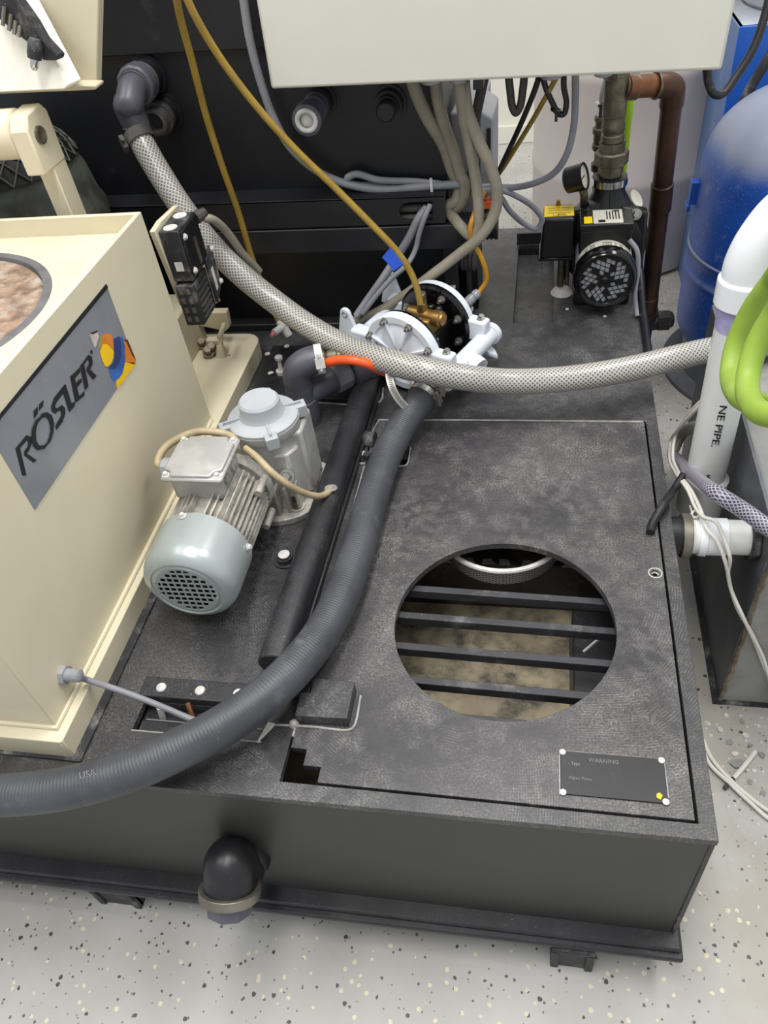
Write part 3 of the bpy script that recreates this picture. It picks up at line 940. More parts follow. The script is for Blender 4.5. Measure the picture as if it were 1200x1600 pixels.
yl = ((0.1854,0.3883)[0] + (0.1849,0.2920)[0]) / 2
stk = flat('sticker', [(0.1849,0.2920), (0.4450,0.2915), (0.5162,0.2885), (0.5181,0.3330), (0.5223,0.4222), (yl, 0.4215)], 'sticker_grey', 0, hs)
flat('sticker_band', [(0.5223,0.4222), (0.5231,0.4156), (0.2112,0.4165), (yl, 0.4065), (yl, 0.4215)], 'print_black', 0.0005, stk)
mb = MB()


def stroke(mb, pts):
    area = sum(pts[i - 1][0] * pts[i][1] - pts[i][0] * pts[i - 1][1] for i in range(len(pts)))
    sg = 1 if area > 0 else -1
    out = []
    for i, p in enumerate(pts):
        a, b = pts[i - 1], pts[(i + 1) % len(pts)]
        n1 = Vector((p[1] - a[1], a[0] - p[0])).normalized()
        n2 = Vector((b[1] - p[1], p[0] - b[0])).normalized()
        nn = n1 + n2
        nn = nn.normalized() if nn.length > 0.3 else n1
        out.append((p[0] + sg * nn.x * 0.0004, p[1] + sg * nn.y * 0.0004))
    pts = out
    lift = 0.0006 + 0.00004 * (len(mb.v) // 8)
    mb.prism([(XS + lift, y, z) for y, z in pts], (0.0003, 0, 0))


for poly in (
    [(0.2083,0.3735), (0.2165,0.3735), (0.2011,0.3364), (0.1958,0.3412)],
    [(0.2083,0.3735), (0.2348,0.3726), (0.2398,0.3658), (0.2363,0.3594), (0.2274,0.3563), (0.2200,0.3555), (0.2290,0.3371), (0.2228,0.3388), (0.2152,0.3572), (0.2182,0.3605), (0.2267,0.3604), (0.2318,0.3636), (0.2316,0.3679), (0.2130,0.3696)],
    [(0.2661,0.3862), (0.2756,0.3857), (0.2706,0.3793), (0.2604,0.3792)],
    [(0.2802,0.3857), (0.2905,0.3848), (0.2855,0.3802), (0.2753,0.3803)],
    [(0.3415,0.3731), (0.3403,0.3669), (0.3102,0.3667), (0.3042,0.3642), (0.3062,0.3591), (0.3180,0.3566), (0.3208,0.3493), (0.3165,0.3441), (0.3037,0.3395), (0.2871,0.3398), (0.2892,0.3449), (0.3069,0.3467), (0.3118,0.3513), (0.3093,0.3551), (0.2983,0.3581), (0.2959,0.3646), (0.2986,0.3689), (0.3108,0.3733)],
    [(0.3332,0.3720), (0.3428,0.3722), (0.3364,0.3447), (0.3437,0.3429), (0.3412,0.3387), (0.3248,0.3402)],
    [(0.3590,0.3736), (0.3673,0.3725), (0.3573,0.3414), (0.3724,0.3401), (0.3684,0.3357), (0.3452,0.3406)],
    [(0.3583,0.3729), (0.3849,0.3704), (0.3824,0.3656), (0.3586,0.3668)],
    [(0.3574,0.3601), (0.3773,0.3579), (0.3760,0.3534), (0.3554,0.3544)],
    [(0.3877,0.3715), (0.3977,0.3707), (0.3849,0.3397), (0.3752,0.3401)],
    [(0.3871,0.3707), (0.4141,0.3716), (0.4193,0.3646), (0.4144,0.3570), (0.4036,0.3547), (0.4113,0.3384), (0.4015,0.3395), (0.3961,0.3569), (0.3990,0.3602), (0.4071,0.3607), (0.4105,0.3645), (0.4083,0.3683), (0.3941,0.3683)]):
    stroke(mb, poly)
oo = [(0.2660,0.3726), (0.2764,0.3742), (0.2859,0.3692), (0.2908,0.3603), (0.2877,0.3497), (0.2781,0.3418), (0.2671,0.3374), (0.2565,0.3378)]
oi = [(0.2584,0.3398), (0.2673,0.3421), (0.2753,0.3464), (0.2811,0.3537), (0.2830,0.3616), (0.2793,0.3673), (0.2731,0.3705), (0.2676,0.3709)]
stroke(mb, oo + oi)
oo = [(0.2750,0.3725), (0.2604,0.3758), (0.2488,0.3723), (0.2397,0.3647), (0.2358,0.3551), (0.2389,0.3458), (0.2499,0.3385), (0.2596,0.3381)]
oi = [(0.2584,0.3398), (0.2499,0.3428), (0.2441,0.3486), (0.2438,0.3567), (0.2502,0.3654), (0.2596,0.3707), (0.2702,0.3716)]
stroke(mb, oo + oi)
build('sticker_lettering', mb, 'print_black', stk, smooth=0)
oy, oz = (0.4240,0.3699)
mb = MB().torus((XS + 0.0006, oy, oz), (1, 0, 0), 0.0028, 0.0004, 20, 6)
text_mb('R', 0.0042, basis((XS + 0.0006, oy, oz), (0, 1, 0), (0, 0, 1)), mb=mb)
build('registered_mark', mb, 'print_black', stk, smooth=0)
flat('emblem_shape', [(0.4375,0.3923), (0.4581,0.3843), (0.4539,0.3758), (0.4367,0.3688), (0.4348,0.3748)], 'logo_pale', 0.0005, stk)
flat('emblem_shape', [(0.4375,0.3923), (0.4581,0.3843), (0.4555,0.3831), (0.4434,0.3871)], 'print_black', 0.0009, stk)
flat('emblem_shape', [(0.4580,0.3732), (0.4630,0.3731), (0.4537,0.3627), (0.4434,0.3597), (0.4462,0.3651)], 'logo_green', 0.0005, stk)
flat('emblem_shape', [(0.4630,0.3731), (0.4779,0.3668), (0.4866,0.3590), (0.4808,0.3478), (0.4737,0.3399), (0.4657,0.3562), (0.4566,0.3620), (0.4463,0.3602)], 'logo_orange', 0.0006, stk)
flat('emblem_shape', [(0.4566,0.3620), (0.4657,0.3562), (0.4737,0.3399), (0.4663,0.3322), (0.4550,0.3297), (0.4457,0.3309), (0.4396,0.3356), (0.4392,0.3465), (0.4423,0.3584)], 'logo_yellow', 0.0009, stk)
flat('emblem_shape', [(0.4857,0.3521), (0.5007,0.3477), (0.5091,0.3399), (0.5069,0.3286), (0.4952,0.3130), (0.4812,0.3042), (0.4632,0.2996), (0.4475,0.3034), (0.4419,0.3120), (0.4459,0.3283), (0.4631,0.3268), (0.4739,0.3347)], 'logo_blue', 0.0005, stk)
flat('emblem_shape', [(0.4857,0.3521), (0.5007,0.3477), (0.5002,0.3380), (0.4897,0.3244), (0.4766,0.3177), (0.4576,0.3177), (0.4459,0.3283), (0.4631,0.3268), (0.4739,0.3347)], 'logo_navy', 0.0009, stk)
flat('emblem_shape', [(0.5098,0.3357), (0.5196,0.3302), (0.5199,0.2927), (0.5147,0.3054), (0.5145,0.3289)], 'logo_brown', 0.0009, stk)
flat('emblem_shape', [(0.5098,0.3344), (0.5155,0.3269), (0.5192,0.2918), (0.5136,0.2889), (0.4916,0.3077)], 'logo_orange', 0.0005, stk)
flat('emblem_shape', [(0.4913,0.3073), (0.5118,0.2936), (0.5131,0.2884), (0.4457,0.2910), (0.4503,0.3017), (0.4737,0.2989)], 'logo_yellow', 0.0005, stk)

# ------------------------------------------------------------------ hinge arm, open lid, old motor behind
arm = thing('hinge_arm', 'cream steel hinge arm standing behind the housing rim', 'arm', (-0.48, 0.76, 0.1))
X1, X0 = -0.46, -0.492
mb = MB().prism([(X0, 0.700, 0.515), (X0, 0.700, 0.580), (X0, 0.715, 0.600), (X0, 0.760, 0.603), (X0, 0.772, 0.590), (X0, 0.772, 0.515)], (X1 - X0, 0, 0))
build('arm_head', mb, 'cream', arm, 0.003)
build('arm_leg', MB().box(X0 + 0.002, X1 - 0.001, 0.729, 0.771, 0.043, 0.516), 'cream', arm, 0.002)
hb = Vector((-0.4600,0.7264,0.5668))
build('hinge_pin', MB().lathe(hb, (1, 0, 0), [(-0.002, 0.0135), (0.004, 0.0130), (0.0045, 0.011), (0.002, 0.006)], 18), 'brass_old', arm)
cyl0 = Vector((-0.5150,0.7329,0.5689))
build('hinge_tube', MB().cyl((-0.80, cyl0.y, cyl0.z), (-0.492, cyl0.y, cyl0.z), 0.036, n=30), 'cream', arm, 0.004)
lid = thing('hinged_lid', 'open cream hinged lid with inner panel coloured as brightly lit at the upper left', 'lid', (-0.6, 0.76, 0.60))
yb = 0.80
mb = MB().prism([(-0.5778,0.8000,0.8595), (-0.2817,0.8000,0.8307), (-0.3808,0.8000,0.6059), (-0.7362,0.8000,0.6142)], (0, 0.02, 0))
build('lid_plate', mb, 'cream', lid, 0.002)
mb = MB().prism([(-0.5863,0.7750,0.8354), (-0.4340,0.7750,0.7310), (-0.3881,0.7350,0.6297), (-0.3950,0.7320,0.6250), (-0.6875,0.7320,0.6343)], (0.012, 0.024, 0.0))
build('lid_inner_panel', mb, 'lid_lit_cream', lid, 0.002)  # bright inner side of the lid: strong light put into a near-white colour
mb = MB().prism([(-0.6953,0.7450,0.6364), (-0.3965,0.7450,0.6265), (-0.3663,0.7750,0.6157), (-0.3685,0.7750,0.6105), (-0.6999,0.7450,0.6294)], (0, 0.03, 0))
build('lid_edge', mb, 'cream', lid, 0.002)
lt = thing('lid_latch', 'black ribbed latch with chrome plunger on the open lid', 'latch', (-0.4173,0.7200,0.6962))
mb = MB().prism([(-0.4501,0.7350,0.7511), (-0.4209,0.7350,0.7457), (-0.4073,0.7350,0.7124), (-0.4019,0.7350,0.6898), (-0.3876,0.7350,0.6676), (-0.3922,0.7350,0.6621), (-0.4122,0.7350,0.6636), (-0.4259,0.7350,0.6868), (-0.4633,0.7350,0.7263)], (0.006, 0.014, 0.0))
build('latch_body', mb, 'dusty_black', lt, 0.002)
for u0, v0 in ((6,24), (16,30), (24,38), (31,44)):
    pass
for a0, a1 in (((-0.4382,0.7320,0.7341), (-0.4487,0.7260,0.7130)), ((-0.4330,0.7320,0.7245), (-0.4420,0.7260,0.7062)), ((-0.4300,0.7320,0.7165), (-0.4365,0.7260,0.7010)), ((-0.4262,0.7320,0.7099), (-0.4312,0.7260,0.6974))):
    build('spring_rib', MB().cyl(a0, a1, 0.0028, n=8), 'dull_steel', lt)
pa, pb_, pc = Vector((-0.4077,0.7280,0.6935)), Vector((-0.4169,0.7220,0.6698)), Vector((-0.4216,0.7200,0.6558))
dd = (pb_ - pa).normalized()
build('plunger_housing', MB().lathe(pa, dd, [(0, 0.007), (0.006, 0.010), (0.02, 0.0105), ((pb_ - pa).length, 0.0095)], 16), 'dusty_black', lt)
build('plunger_tip', MB().lathe(pb_, dd, [(0, 0.0065), ((pc - pb_).length * 0.7, 0.0062), ((pc - pb_).length, 0.0035)], 16), 'chrome', lt)
om = thing('drive_motor', 'grimy dark drive motor with mesh guard behind the cream housing', 'motor', (-0.70, 0.93, 0.05))
oc = Vector((-0.700, 0.93, 0.0))
prof = [(0.05, 0.150), (0.30, 0.155), (0.335, 0.163), (0.36, 0.163), (0.37, 0.157), (0.43, 0.148), (0.47, 0.125), (0.50, 0.09)]
build('motor_shell', MB().lathe(oc, (0, 0, 1), prof, 44), 'old_motor', om)
gm = MB().lathe(oc + Vector((0, 0, 0.455)), (0, 0, 1), [(0, 0.142), (0.03, 0.125), (0.055, 0.09)], 36, cap=False)
gd = build('mesh_guard', gm, 'grille_shade', om)
mb = MB()
for k in range(28):
    for s in (1, -1):
        a = 2 * math.pi * k / 28
        path = []
        for t in range(4):
            aa = a + s * 0.16 * t
            r = (0.144, 0.130, 0.112, 0.092)[t]
            path.append(oc + Vector((r * math.cos(aa), r * math.sin(aa), (0.457, 0.483, 0.500, 0.513)[t])))
        mb.tube(path, 0.0016, 5, 2, smooth=False)
o_ = build('guard_wire', mb, 'old_motor', gd)
o_['kind'] = 'stuff'

# ------------------------------------------------------------------ gear motor
gmx, gmz = -0.186, 0.090
gear = thing('gear_motor', 'silver gear motor with finned body and round fan cover beside the cream housing', 'motor', (gmx, 0.45, 0.0))
fy = 0.228
R_ = 0.0725
prof = [(0.0, R_ * 0.60), (0.001, R_ * 0.66), (0.002, R_ * 0.74), (0.0, R_ * 0.76), (0.002, R_ * 0.84), (0.008, R_ * 0.94), (0.018, R_ * 0.99), (0.026, R_), (0.088, R_)]
fc = build('fan_cover', MB().lathe((gmx, fy, gmz), (0, 1, 0), prof + [(0.088, R_ - 0.002), (0.02, R_ - 0.006)], 56, cap=False), 'fan_paint', gear)
holes = []
pt = 0.0104
for i in range(-5, 6):
    for j in range(-4, 5):
        cx, cy = i * pt, j * pt * 0.98
        if math.hypot(cx, cy) < R_ * 0.60 and math.hypot(cx, cy) > 0.009:
            holes.append(rect(cx - 0.0039, cx + 0.0039, cy - 0.0038, cy + 0.0038))
Mf = Matrix(((1, 0, 0, gmx), (0, 0, -1, fy - 0.0005), (0, 1, 0, gmz), (0, 0, 0, 1)))
build('fan_grille', plate_mb(circle(0, 0, R_ * 0.66, 48), holes + [circle(0, 0, 0.0035, 12)], 0.0015, Mf), 'fan_paint', fc)
mb = MB().cyl((gmx, fy + 0.02, gmz), (gmx, fy + 0.028, gmz), R_ * 0.9, n=32)
for k in range(7):
    a = 2 * math.pi * k / 7
    mb.box(0.010, R_ * 0.7, -0.0012, 0.0012, -0.012, 0.0, Matrix.Translation((gmx, fy + 0.021, gmz)) @ Matrix.Rotation(a, 4, 'Y') @ Matrix.Rotation(-math.pi / 2, 4, 'X') @ Matrix.Diagonal((1, 1, -1, 1)))
build('fan_wheel', mb, 'black_satin', gear)
for a in (math.radians(100), math.radians(8), math.radians(190)):
    p = Vector((gmx + (R_ + 0.0005) * math.cos(a), fy + 0.080, gmz + (R_ + 0.0005) * math.sin(a)))
    bolt(p, (math.cos(a), 0, math.sin(a)), 0.0042, 0.006, gear, 'dirty_white', 'cover_screw')
build('motor_body', MB().lathe((gmx, fy + 0.07, gmz), (0, 1, 0), [(0, 0.055), (0.14, 0.055), (0.15, 0.058), (0.16, 0.058)], 40), 'alu_dirty', gear)
for k in range(44):
    a = 2 * math.pi * (k + 0.5) / 44
    ca, sa = math.cos(a), math.sin(a)
    if sa > 0.985:
        continue
    Mk = Matrix(((ca, 0, -sa, gmx), (0, 1, 0, fy), (sa, 0, ca, gmz), (0, 0, 0, 1)))
    build('cooling_fin', MB().box(0.053, 0.0675, 0.076, 0.205, -0.0011, 0.0011, Mk), 'alu_dirty', gear)
for (sx, sz) in ((0.062, -0.045), (0.066, 0.030), (-0.062, -0.045)):
    build('tie_rod_lug', MB().cyl((gmx + sx, fy + 0.175, gmz + sz), (gmx + sx, fy + 0.215, gmz + sz), 0.0065, n=12), 'alu_dirty', gear)
bx, by = -0.196, 0.405
tb_ = build('terminal_box', MB().prism([(bx - 0.040, by - 0.040, 0.142), (bx + 0.040, by - 0.040, 0.142), (bx + 0.040, by + 0.040, 0.142), (bx - 0.040, by + 0.040, 0.142)], (0, 0, 0.044)), 'alu', gear, 0.004)
c8 = 0.013
L_ = 0.0495
oct_ = [(bx - L_, by - L_), (bx + L_, by - L_), (bx + L_, by + L_), (bx - L_, by + L_)]
build('box_lid', MB().prism([(x, y, 0.184) for x, y in oct_], (0, 0, 0.008)), 'alu', tb_, 0.005)
oc8 = []
for sx, sy in ((-1, -1), (1, -1), (1, 1), (-1, 1)):
    q = [(bx + sx * (L_ - 0.003), by + sy * (L_ - 0.018)), (bx + sx * (L_ - 0.012), by + sy * (L_ - 0.015)), (bx + sx * (L_ - 0.015), by + sy * (L_ - 0.012)), (bx + sx * (L_ - 0.018), by + sy * (L_ - 0.003))]
    if sx * sy < 0:
        q.reverse()
    oc8 += q[::-1] if (sx, sy) in ((-1, -1), (1, 1)) and False else q
build('lid_crown', MB().prism([(x, y, 0.191) for x, y in oc8], (0, 0, 0.006)), 'alu', tb_, 0.002)
for sx in (-1, 1):
    for sy in (-1, 1):
        bolt((bx + sx * (L_ - 0.0085), by + sy * (L_ - 0.0085), 0.1915), (0, 0, 1), 0.0042, 0.006, tb_, 'dirty_white', 'lid_screw')
build('box_plug', MB().cyl((bx + 0.039, by - 0.016, 0.165), (bx + 0.0445, by - 0.016, 0.165), 0.009, n=20), 'alu_dirty', tb_)
build('box_plug', MB().cyl((bx + 0.039, by + 0.014, 0.165), (bx + 0.0445, by + 0.014, 0.165), 0.009, n=20), 'alu_dirty', tb_)
gl = MB().lathe((bx - 0.038, by + 0.005, 0.166), (-1, 0, 0), [(0, 0.0125), (0.014, 0.0125), (0.014, 0.0155), (0.032, 0.0155), (0.037, 0.010)], 8)
build('cable_gland', gl, 'cap_grey', tb_)
# worm gearbox
gx, gy = -0.136, 0.535
build('motor_flange', MB().lathe((gmx, fy + 0.215, gmz), (0, 1, 0), [(0, 0.066), (0.008, 0.070), (0.016, 0.070), (0.026, 0.052)], 40), 'alu_dirty', gear)
fp = []
for i in range(28):
    a = math.radians(-150 + 240 * i / 27)
    fp.append((gx + 0.088 * math.cos(a), gy + 0.088 * math.sin(a)))
build('gearbox_flange', MB().prism([(gx + 0.02, gy + 0.088, 0.0), (gx - 0.05, gy + 0.07, 0), (gx - 0.085, gy, 0.0)] + [(gx + 0.088 * math.cos(math.radians(190 + 125 * i / 14)), gy + 0.088 * math.sin(math.radians(190 + 125 * i / 14)), 0) for i in range(15)] + [(gx + 0.072, gy - 0.03, 0), (gx + 0.072, gy + 0.062, 0)], (0, 0, 0.014)), 'alu_dirty', gear, 0.002)
for dx, dy in ((0.055, 0.045), (0.040, -0.052), (-0.055, -0.035)):
    c = (gx + dx, gy + dy, 0.013)
    build('flange_lug', MB().lathe(c, (0, 0, 1), [(0, 0.014), (0.004, 0.014), (0.004, 0.010), (0.002, 0.009)], 18), 'alu_dirty', gear)
    bolt((c[0], c[1], 0.016), (0, 0, 1), 0.0062, 0.011, gear, 'dull_steel', 'flange_bolt')
mb = MB().lathe((gx, gy, 0.012), (0, 0, 1), [(0, 0.058), (0.03, 0.050), (0.05, 0.056), (0.148, 0.056)], 36)
mb.prism([(gx - 0.055, gy - 0.058, 0.035), (gx + 0.045, gy - 0.050, 0.035), (gx + 0.056, gy - 0.03, 0.035), (gx + 0.056, gy + 0.05, 0.035), (gx - 0.055, gy + 0.05, 0.035)], (0, 0, 0.095))
build('gearbox', mb, 'alu', gear, 0.004)
build('gearbox_block', MB().prism([(gx + 0.028, gy - 0.030, 0.022), (gx + 0.066, gy - 0.018, 0.022), (gx + 0.066, gy + 0.048, 0.022), (gx - 0.02, gy + 0.062, 0.022)], (0.0, 0.0, 0.132)), 'alu', gear, 0.005)
for k in range(3):
    build('gearbox_rib', MB().box(gx + 0.012 + 0.016 * k, gx + 0.017 + 0.016 * k, gy - 0.075 + 0.008 * k, gy - 0.03, 0.014, 0.07), 'alu_dirty', gear, 0.001)
bolt((gx + 0.040, gy - 0.058, 0.092), (0.1, -0.8, 0.6), 0.0085, 0.014, gear, 'steel', 'oil_plug')
cp = Vector((gx + 0.002, gy - 0.005, 0.158))
build('cap_seat', MB().lathe(cp, (0, 0, 1), [(0, 0.058), (0.010, 0.060), (0.014, 0.060)], 40), 'alu', gear)
cap = build('bearing_cap', MB().lathe(cp + Vector((0, 0, 0.013)), (0, 0, 1), [(0, 0.059), (0.006, 0.059), (0.009, 0.055), (0.012, 0.038), (0.018, 0.0345), (0.036, 0.0335), (0.040, 0.030)], 44), 'cap_grey', gear)
for k in range(4):
    a = math.radians(-62 + 90 * k)
    Mk = Matrix.Translation(cp + Vector((0, 0, 0.013))) @ Matrix.Rotation(a, 4, 'Z')
    build('cap_lug', MB().box(0.052, 0.073, -0.0105, 0.0105, -0.013, 0.009, Mk), 'cap_grey', cap, 0.0015)
    build('cap_rib', MB().box(0.036, 0.066, -0.0013, 0.0013, 0.008, 0.014, Mk), 'cap_grey', cap)
# the motor's two leads
tube_obj('motor_lead', [(bx - 0.070, by + 0.005, 0.166), (bx - 0.083, by + 0.012, 0.168), (bx - 0.076, by + 0.036, 0.180), (bx - 0.035, by + 0.062, 0.190), (bx - 0.005, by + 0.068, 0.188), (bx + 0.03, by + 0.064, 0.180), (bx + 0.043, by + 0.038, 0.174)], 0.0062, 'tan_cable',
         'tan motor lead looping round the back of the terminal box', 'cable')
tube_obj('motor_lead', [(-0.1470,0.4612,0.1650), (-0.1259,0.4473,0.1600), (-0.0957,0.4237,0.1480), (-0.0738,0.4214,0.1250), (-0.0553,0.4386,0.0900), (-0.0420,0.4625,0.0620), (-0.0337,0.4864,0.0500), (-0.0339,0.5003,0.0460)], 0.0055, 'tan_cable',
         'tan motor lead running in front of the gearbox into the black pipe', 'cable')

# ------------------------------------------------------------------ limit switch box on the housing
vb = thing('switch_box', 'dusty black switch box with connector block on a cream mounting plate', 'box', (-0.3250,0.7522,0.3505))
xp = -0.333
mb = MB().prism([(-0.3330,0.7259,0.4068), (-0.3330,0.7606,0.4096), (-0.3330,0.8360,0.4034), (-0.3330,0.8952,0.1834), (-0.3330,0.7724,0.2212), (-0.3330,0.7445,0.2613)], (0.010, 0, 0))
build('mounting_plate', mb, 'cream', vb, 0.001)
F0 = Vector((-0.3293,0.7350,0.4013))
F1 = Vector((-0.3008,0.7350,0.3967))
F2 = Vector((-0.2978,0.7350,0.3227))
wv = Vector((F1.x - F0.x, 0, 0))
zt, zb = F0.z, F2.z
x0 = xp + 0.010
x1 = x0 + 0.036
z1 = zt
z0 = zb - 0.012
mb = MB().box(x0, x1, 0.735, 0.812, z0, z1)
build('switch_body', mb, 'dusty_black', vb, 0.002)
build('front_cover', MB().box(x1, x1 + 0.005, 0.738, 0.809, z0 + 0.01, z1 - 0.003), 'black_plastic', vb, 0.001)
for yy in (0.750, 0.797):
    build('conduit_plug', MB().lathe((x0 + 0.017, yy, z1 - 0.001), (0, 0, 1), [(0, 0.0125), (0.002, 0.012), (0.002, 0.007), (0.0012, 0.0065)], 18), 'dirty_white', vb)
for zz in (z0 + 0.016, z1 - 0.014):
    bolt((x1 + 0.004, 0.744, zz), (1, 0, 0), 0.0042, 0.005, vb, 'dirty_white', 'cover_screw')
build('switch_window', MB().box(x0 + 0.012, x0 + 0.026, 0.7335, 0.736, z0 + 0.020, z0 + 0.036), 'dirty_white', vb)
build('name_strip', MB().box(x1 + 0.005, x1 + 0.0062, 0.772, 0.782, z0 + 0.014, z1 - 0.03), 'brass_old', vb, label='dirty rectangular label')
lz1 = z0 - 0.006
lz0 = lz1 - 0.078
build('connector_block', MB().box(x0, x1 - 0.002, 0.730, 0.800, lz0, lz1), 'dusty_black', vb, 0.0015)
mb = MB()
for i in range(2):
    for j in range(4):
        mb.box(x0 + 0.006 + 0.014 * i, x0 + 0.013 + 0.014 * i, 0.7285, 0.731, lz0 + 0.008 + 0.018 * j, lz0 + 0.018 + 0.018 * j)
build('terminal_socket', mb, 'dull_steel', vb)
build('side_cover', MB().prism([(x1, 0.795, z0 - 0.075), (x1, 0.832, z0 - 0.055), (x1, 0.832, z0 + 0.02), (x1, 0.795, z0 + 0.01)], (0.006, 0, 0)), 'dusty_black', vb, 0.001)
build('name_strip', MB().prism([(x1 + 0.006, 0.803, z0 - 0.055), (x1 + 0.006, 0.812, z0 - 0.052), (x1 + 0.006, 0.812, z0 - 0.012), (x1 + 0.006, 0.803, z0 - 0.014)], (0.001, 0, 0)), 'dirty_white', vb, label='worn pale label')
mb = MB()
for j in range(6):
    mb.box(x1 - 0.002, x1 - 0.0005, 0.740, 0.790, lz0 + 0.008 + 0.011 * j, lz0 + 0.011 + 0.011 * j)
build('terminal_marking', mb, 'dusty_pipe', vb)
for yy, zz in ((0.830, z0 + 0.014), (0.830, z0 - 0.050)):
    bolt((x1 + 0.005, yy, zz), (1, 0, 0), 0.004, 0.005, vb, 'dirty_white', 'cover_screw')
gl0 = Vector((x1 + 0.001, 0.812, z1 - 0.012))
build('cable_gland', MB().lathe(gl0, (0.5, 0.8, 0.1), [(0, 0.011), (0.012, 0.011), (0.012, 0.009), (0.022, 0.008)], 10), 'dusty_pipe', vb)

# ------------------------------------------------------------------ white diaphragm pump
ax = Vector((0.43, 0.90, 0)).normalized()
bxv = Vector((0.90, -0.43, 0)).normalized()
up = Vector((0, 0, 1))
N0 = Vector((0.0488,0.8510,0.0900))
F0_ = Vector((0.1011,0.9632,0.0900))
gap = (F0_ - N0).dot(ax)
mid = N0 + ax * gap * 0.5
dp = thing('diaphragm_pump', 'white plastic double diaphragm pump with brass air valve on the black deck', 'pump', (mid.x, mid.y, 0))
RD = 0.083


def fr(c):
    return Matrix(((ax.x, bxv.x, 0, c[0]), (ax.y, bxv.y, 0, c[1]), (0, 0, 1, c[2]), (0, 0, 0, 1)))


def pl(c, a=0.0, b=0.0, u=0.0):
    return c + ax * a + bxv * b + up * u


def chamber(c, s, name, label):
    """s = -1 near chamber (outside faces the camera), +1 far one"""
    d = ax * s
    o = build(name, MB().lathe(c, d, [(-0.004, RD), (0.010, RD), (0.014, RD - 0.003), (0.014, RD - 0.016), (0.010, RD - 0.020), (0.016, 0.045), (0.020, 0.02), (0.020, 0.0001)], 48, cap=False), 'polypro', dp, label=label)
    for k in range(8):
        a = 2 * math.pi * (k + 0.5) / 8
        e = bxv * math.cos(a) + up * math.sin(a)
        Mk = basis(c + d * 0.013 + e * 0.040, e, d)
        build('chamber_rib', MB().box(-0.030, 0.030, -0.006, 0.007, -0.002, 0.002, Mk), 'polypro', o)
        p = c + d * 0.013 + e * (RD - 0.010)
        mb = MB().lathe(p, d, [(0, 0.0078), (0.003, 0.0078), (0.003, 0.0062), (0.010, 0.0062)], 6).cyl(p, p + d * 0.016, 0.0034, n=8)
        build('bolt', mb, 'steel', o)
    return o


nc = chamber(N0, -1, 'near_chamber', 'white ribbed near chamber')
fcb = chamber(F0_, 1, 'far_chamber', 'white far chamber')
for c, s in ((N0, 1), (F0_, -1)):
    o = build('black_ring', MB().lathe(c + ax * s * 0.003, ax * s, [(0, RD - 0.001), (0.008, RD - 0.001), (0.012, RD - 0.006), (0.013, 0.03)], 48), 'black_gloss', dp, label='glossy black inner disc')
    for k in range(8):
        a = 2 * math.pi * (k + 0.5) / 8
        e = bxv * math.cos(a) + up * math.sin(a)
        p = c + ax * s * 0.014 + e * (RD - 0.018)
        mb = MB().cyl(p - ax * s * 0.003, p + ax * s * 0.003, 0.0085, n=16).lathe(p + ax * s * 0.002, ax * s, [(0, 0.0068), (0.006, 0.0068), (0.007, 0.005)], 6).cyl(p, p + ax * s * 0.015, 0.0035, n=10)
        build('nut', mb, 'steel', o)
mb = MB().box(-gap / 2 + 0.012, gap / 2 - 0.012, -0.036, 0.036, -0.045, 0.012, fr(mid))
build('centre_block', mb, 'black_satin', dp, 0.004)
# brass air valve across the centre block
vc = pl(mid, 0.0, 0.012, 0.048)
va = build('air_valve', MB().lathe(pl(vc, 0, -0.038), bxv, [(0, 0.010), (0.004, 0.0135), (0.060, 0.0135), (0.060, 0.016), (0.076, 0.016), (0.078, 0.013), (0.082, 0.012), (0.084, 0.006)], 24), 'bronze', dp)
build('valve_saddle', MB().box(-0.024, 0.024, -0.022, 0.022, -0.036, 0.002, fr(vc)), 'bronze', va, 0.004)
build('valve_neck', MB().lathe(pl(vc, 0, -0.004, 0.010), up, [(0, 0.012), (0.012, 0.010), (0.016, 0.010), (0.017, 0.009)], 20), 'bronze', va)
vt = pl(vc, 0, -0.004, 0.026)
fit = build('push_fitting', MB().lathe(vt, up, [(0, 0.0105), (0.008, 0.0105)], 6).lathe(vt + up * 0.008, up, [(0, 0.0085), (0.004, 0.0095), (0.012, 0.0095), (0.014, 0.007)], 20), 'brass_old', va)
mb = MB()
for k in range(3):
    p = pl(vc, 0.028, -0.020 + 0.018 * k, -0.006)
    mb.lathe(p, up, [(0, 0.007), (0.012, 0.007), (0.014, 0.004)], 10)
build('valve_cover_bolt', mb, 'black_satin', va)
# manifolds
mz = -0.020
mb = MB()
A0 = pl(mid, -gap / 2 - 0.028, 0.108, mz)
A1 = pl(mid, gap / 2 + 0.030, 0.108, mz)
mb.cyl(A0, A1, 0.0185, n=28)
mb.lathe(A1 - ax * 0.010, ax, [(0, 0.0185), (0.002, 0.0225), (0.014, 0.0225), (0.016, 0.019)], 28)
mb.lathe(A0 + ax * 0.03, -ax, [(0, 0.0185), (0.002, 0.0225), (0.034, 0.0225), (0.036, 0.019)], 28)
mm = build('outlet_manifold', mb, 'polypro', dp, 0.001, label='white tubular manifold on the right')
tp = pl(mid, -0.006, 0.108, mz)
tdir = (bxv * 0.94 - up * 0.25 - ax * 0.25).normalized()
build('tee_port', MB().lathe(tp, tdir, [(0, 0.0175), (0.020, 0.0175), (0.020, 0.020), (0.037, 0.020), (0.037, 0.012), (0.032, 0.010)], 26), 'polypro', mm)
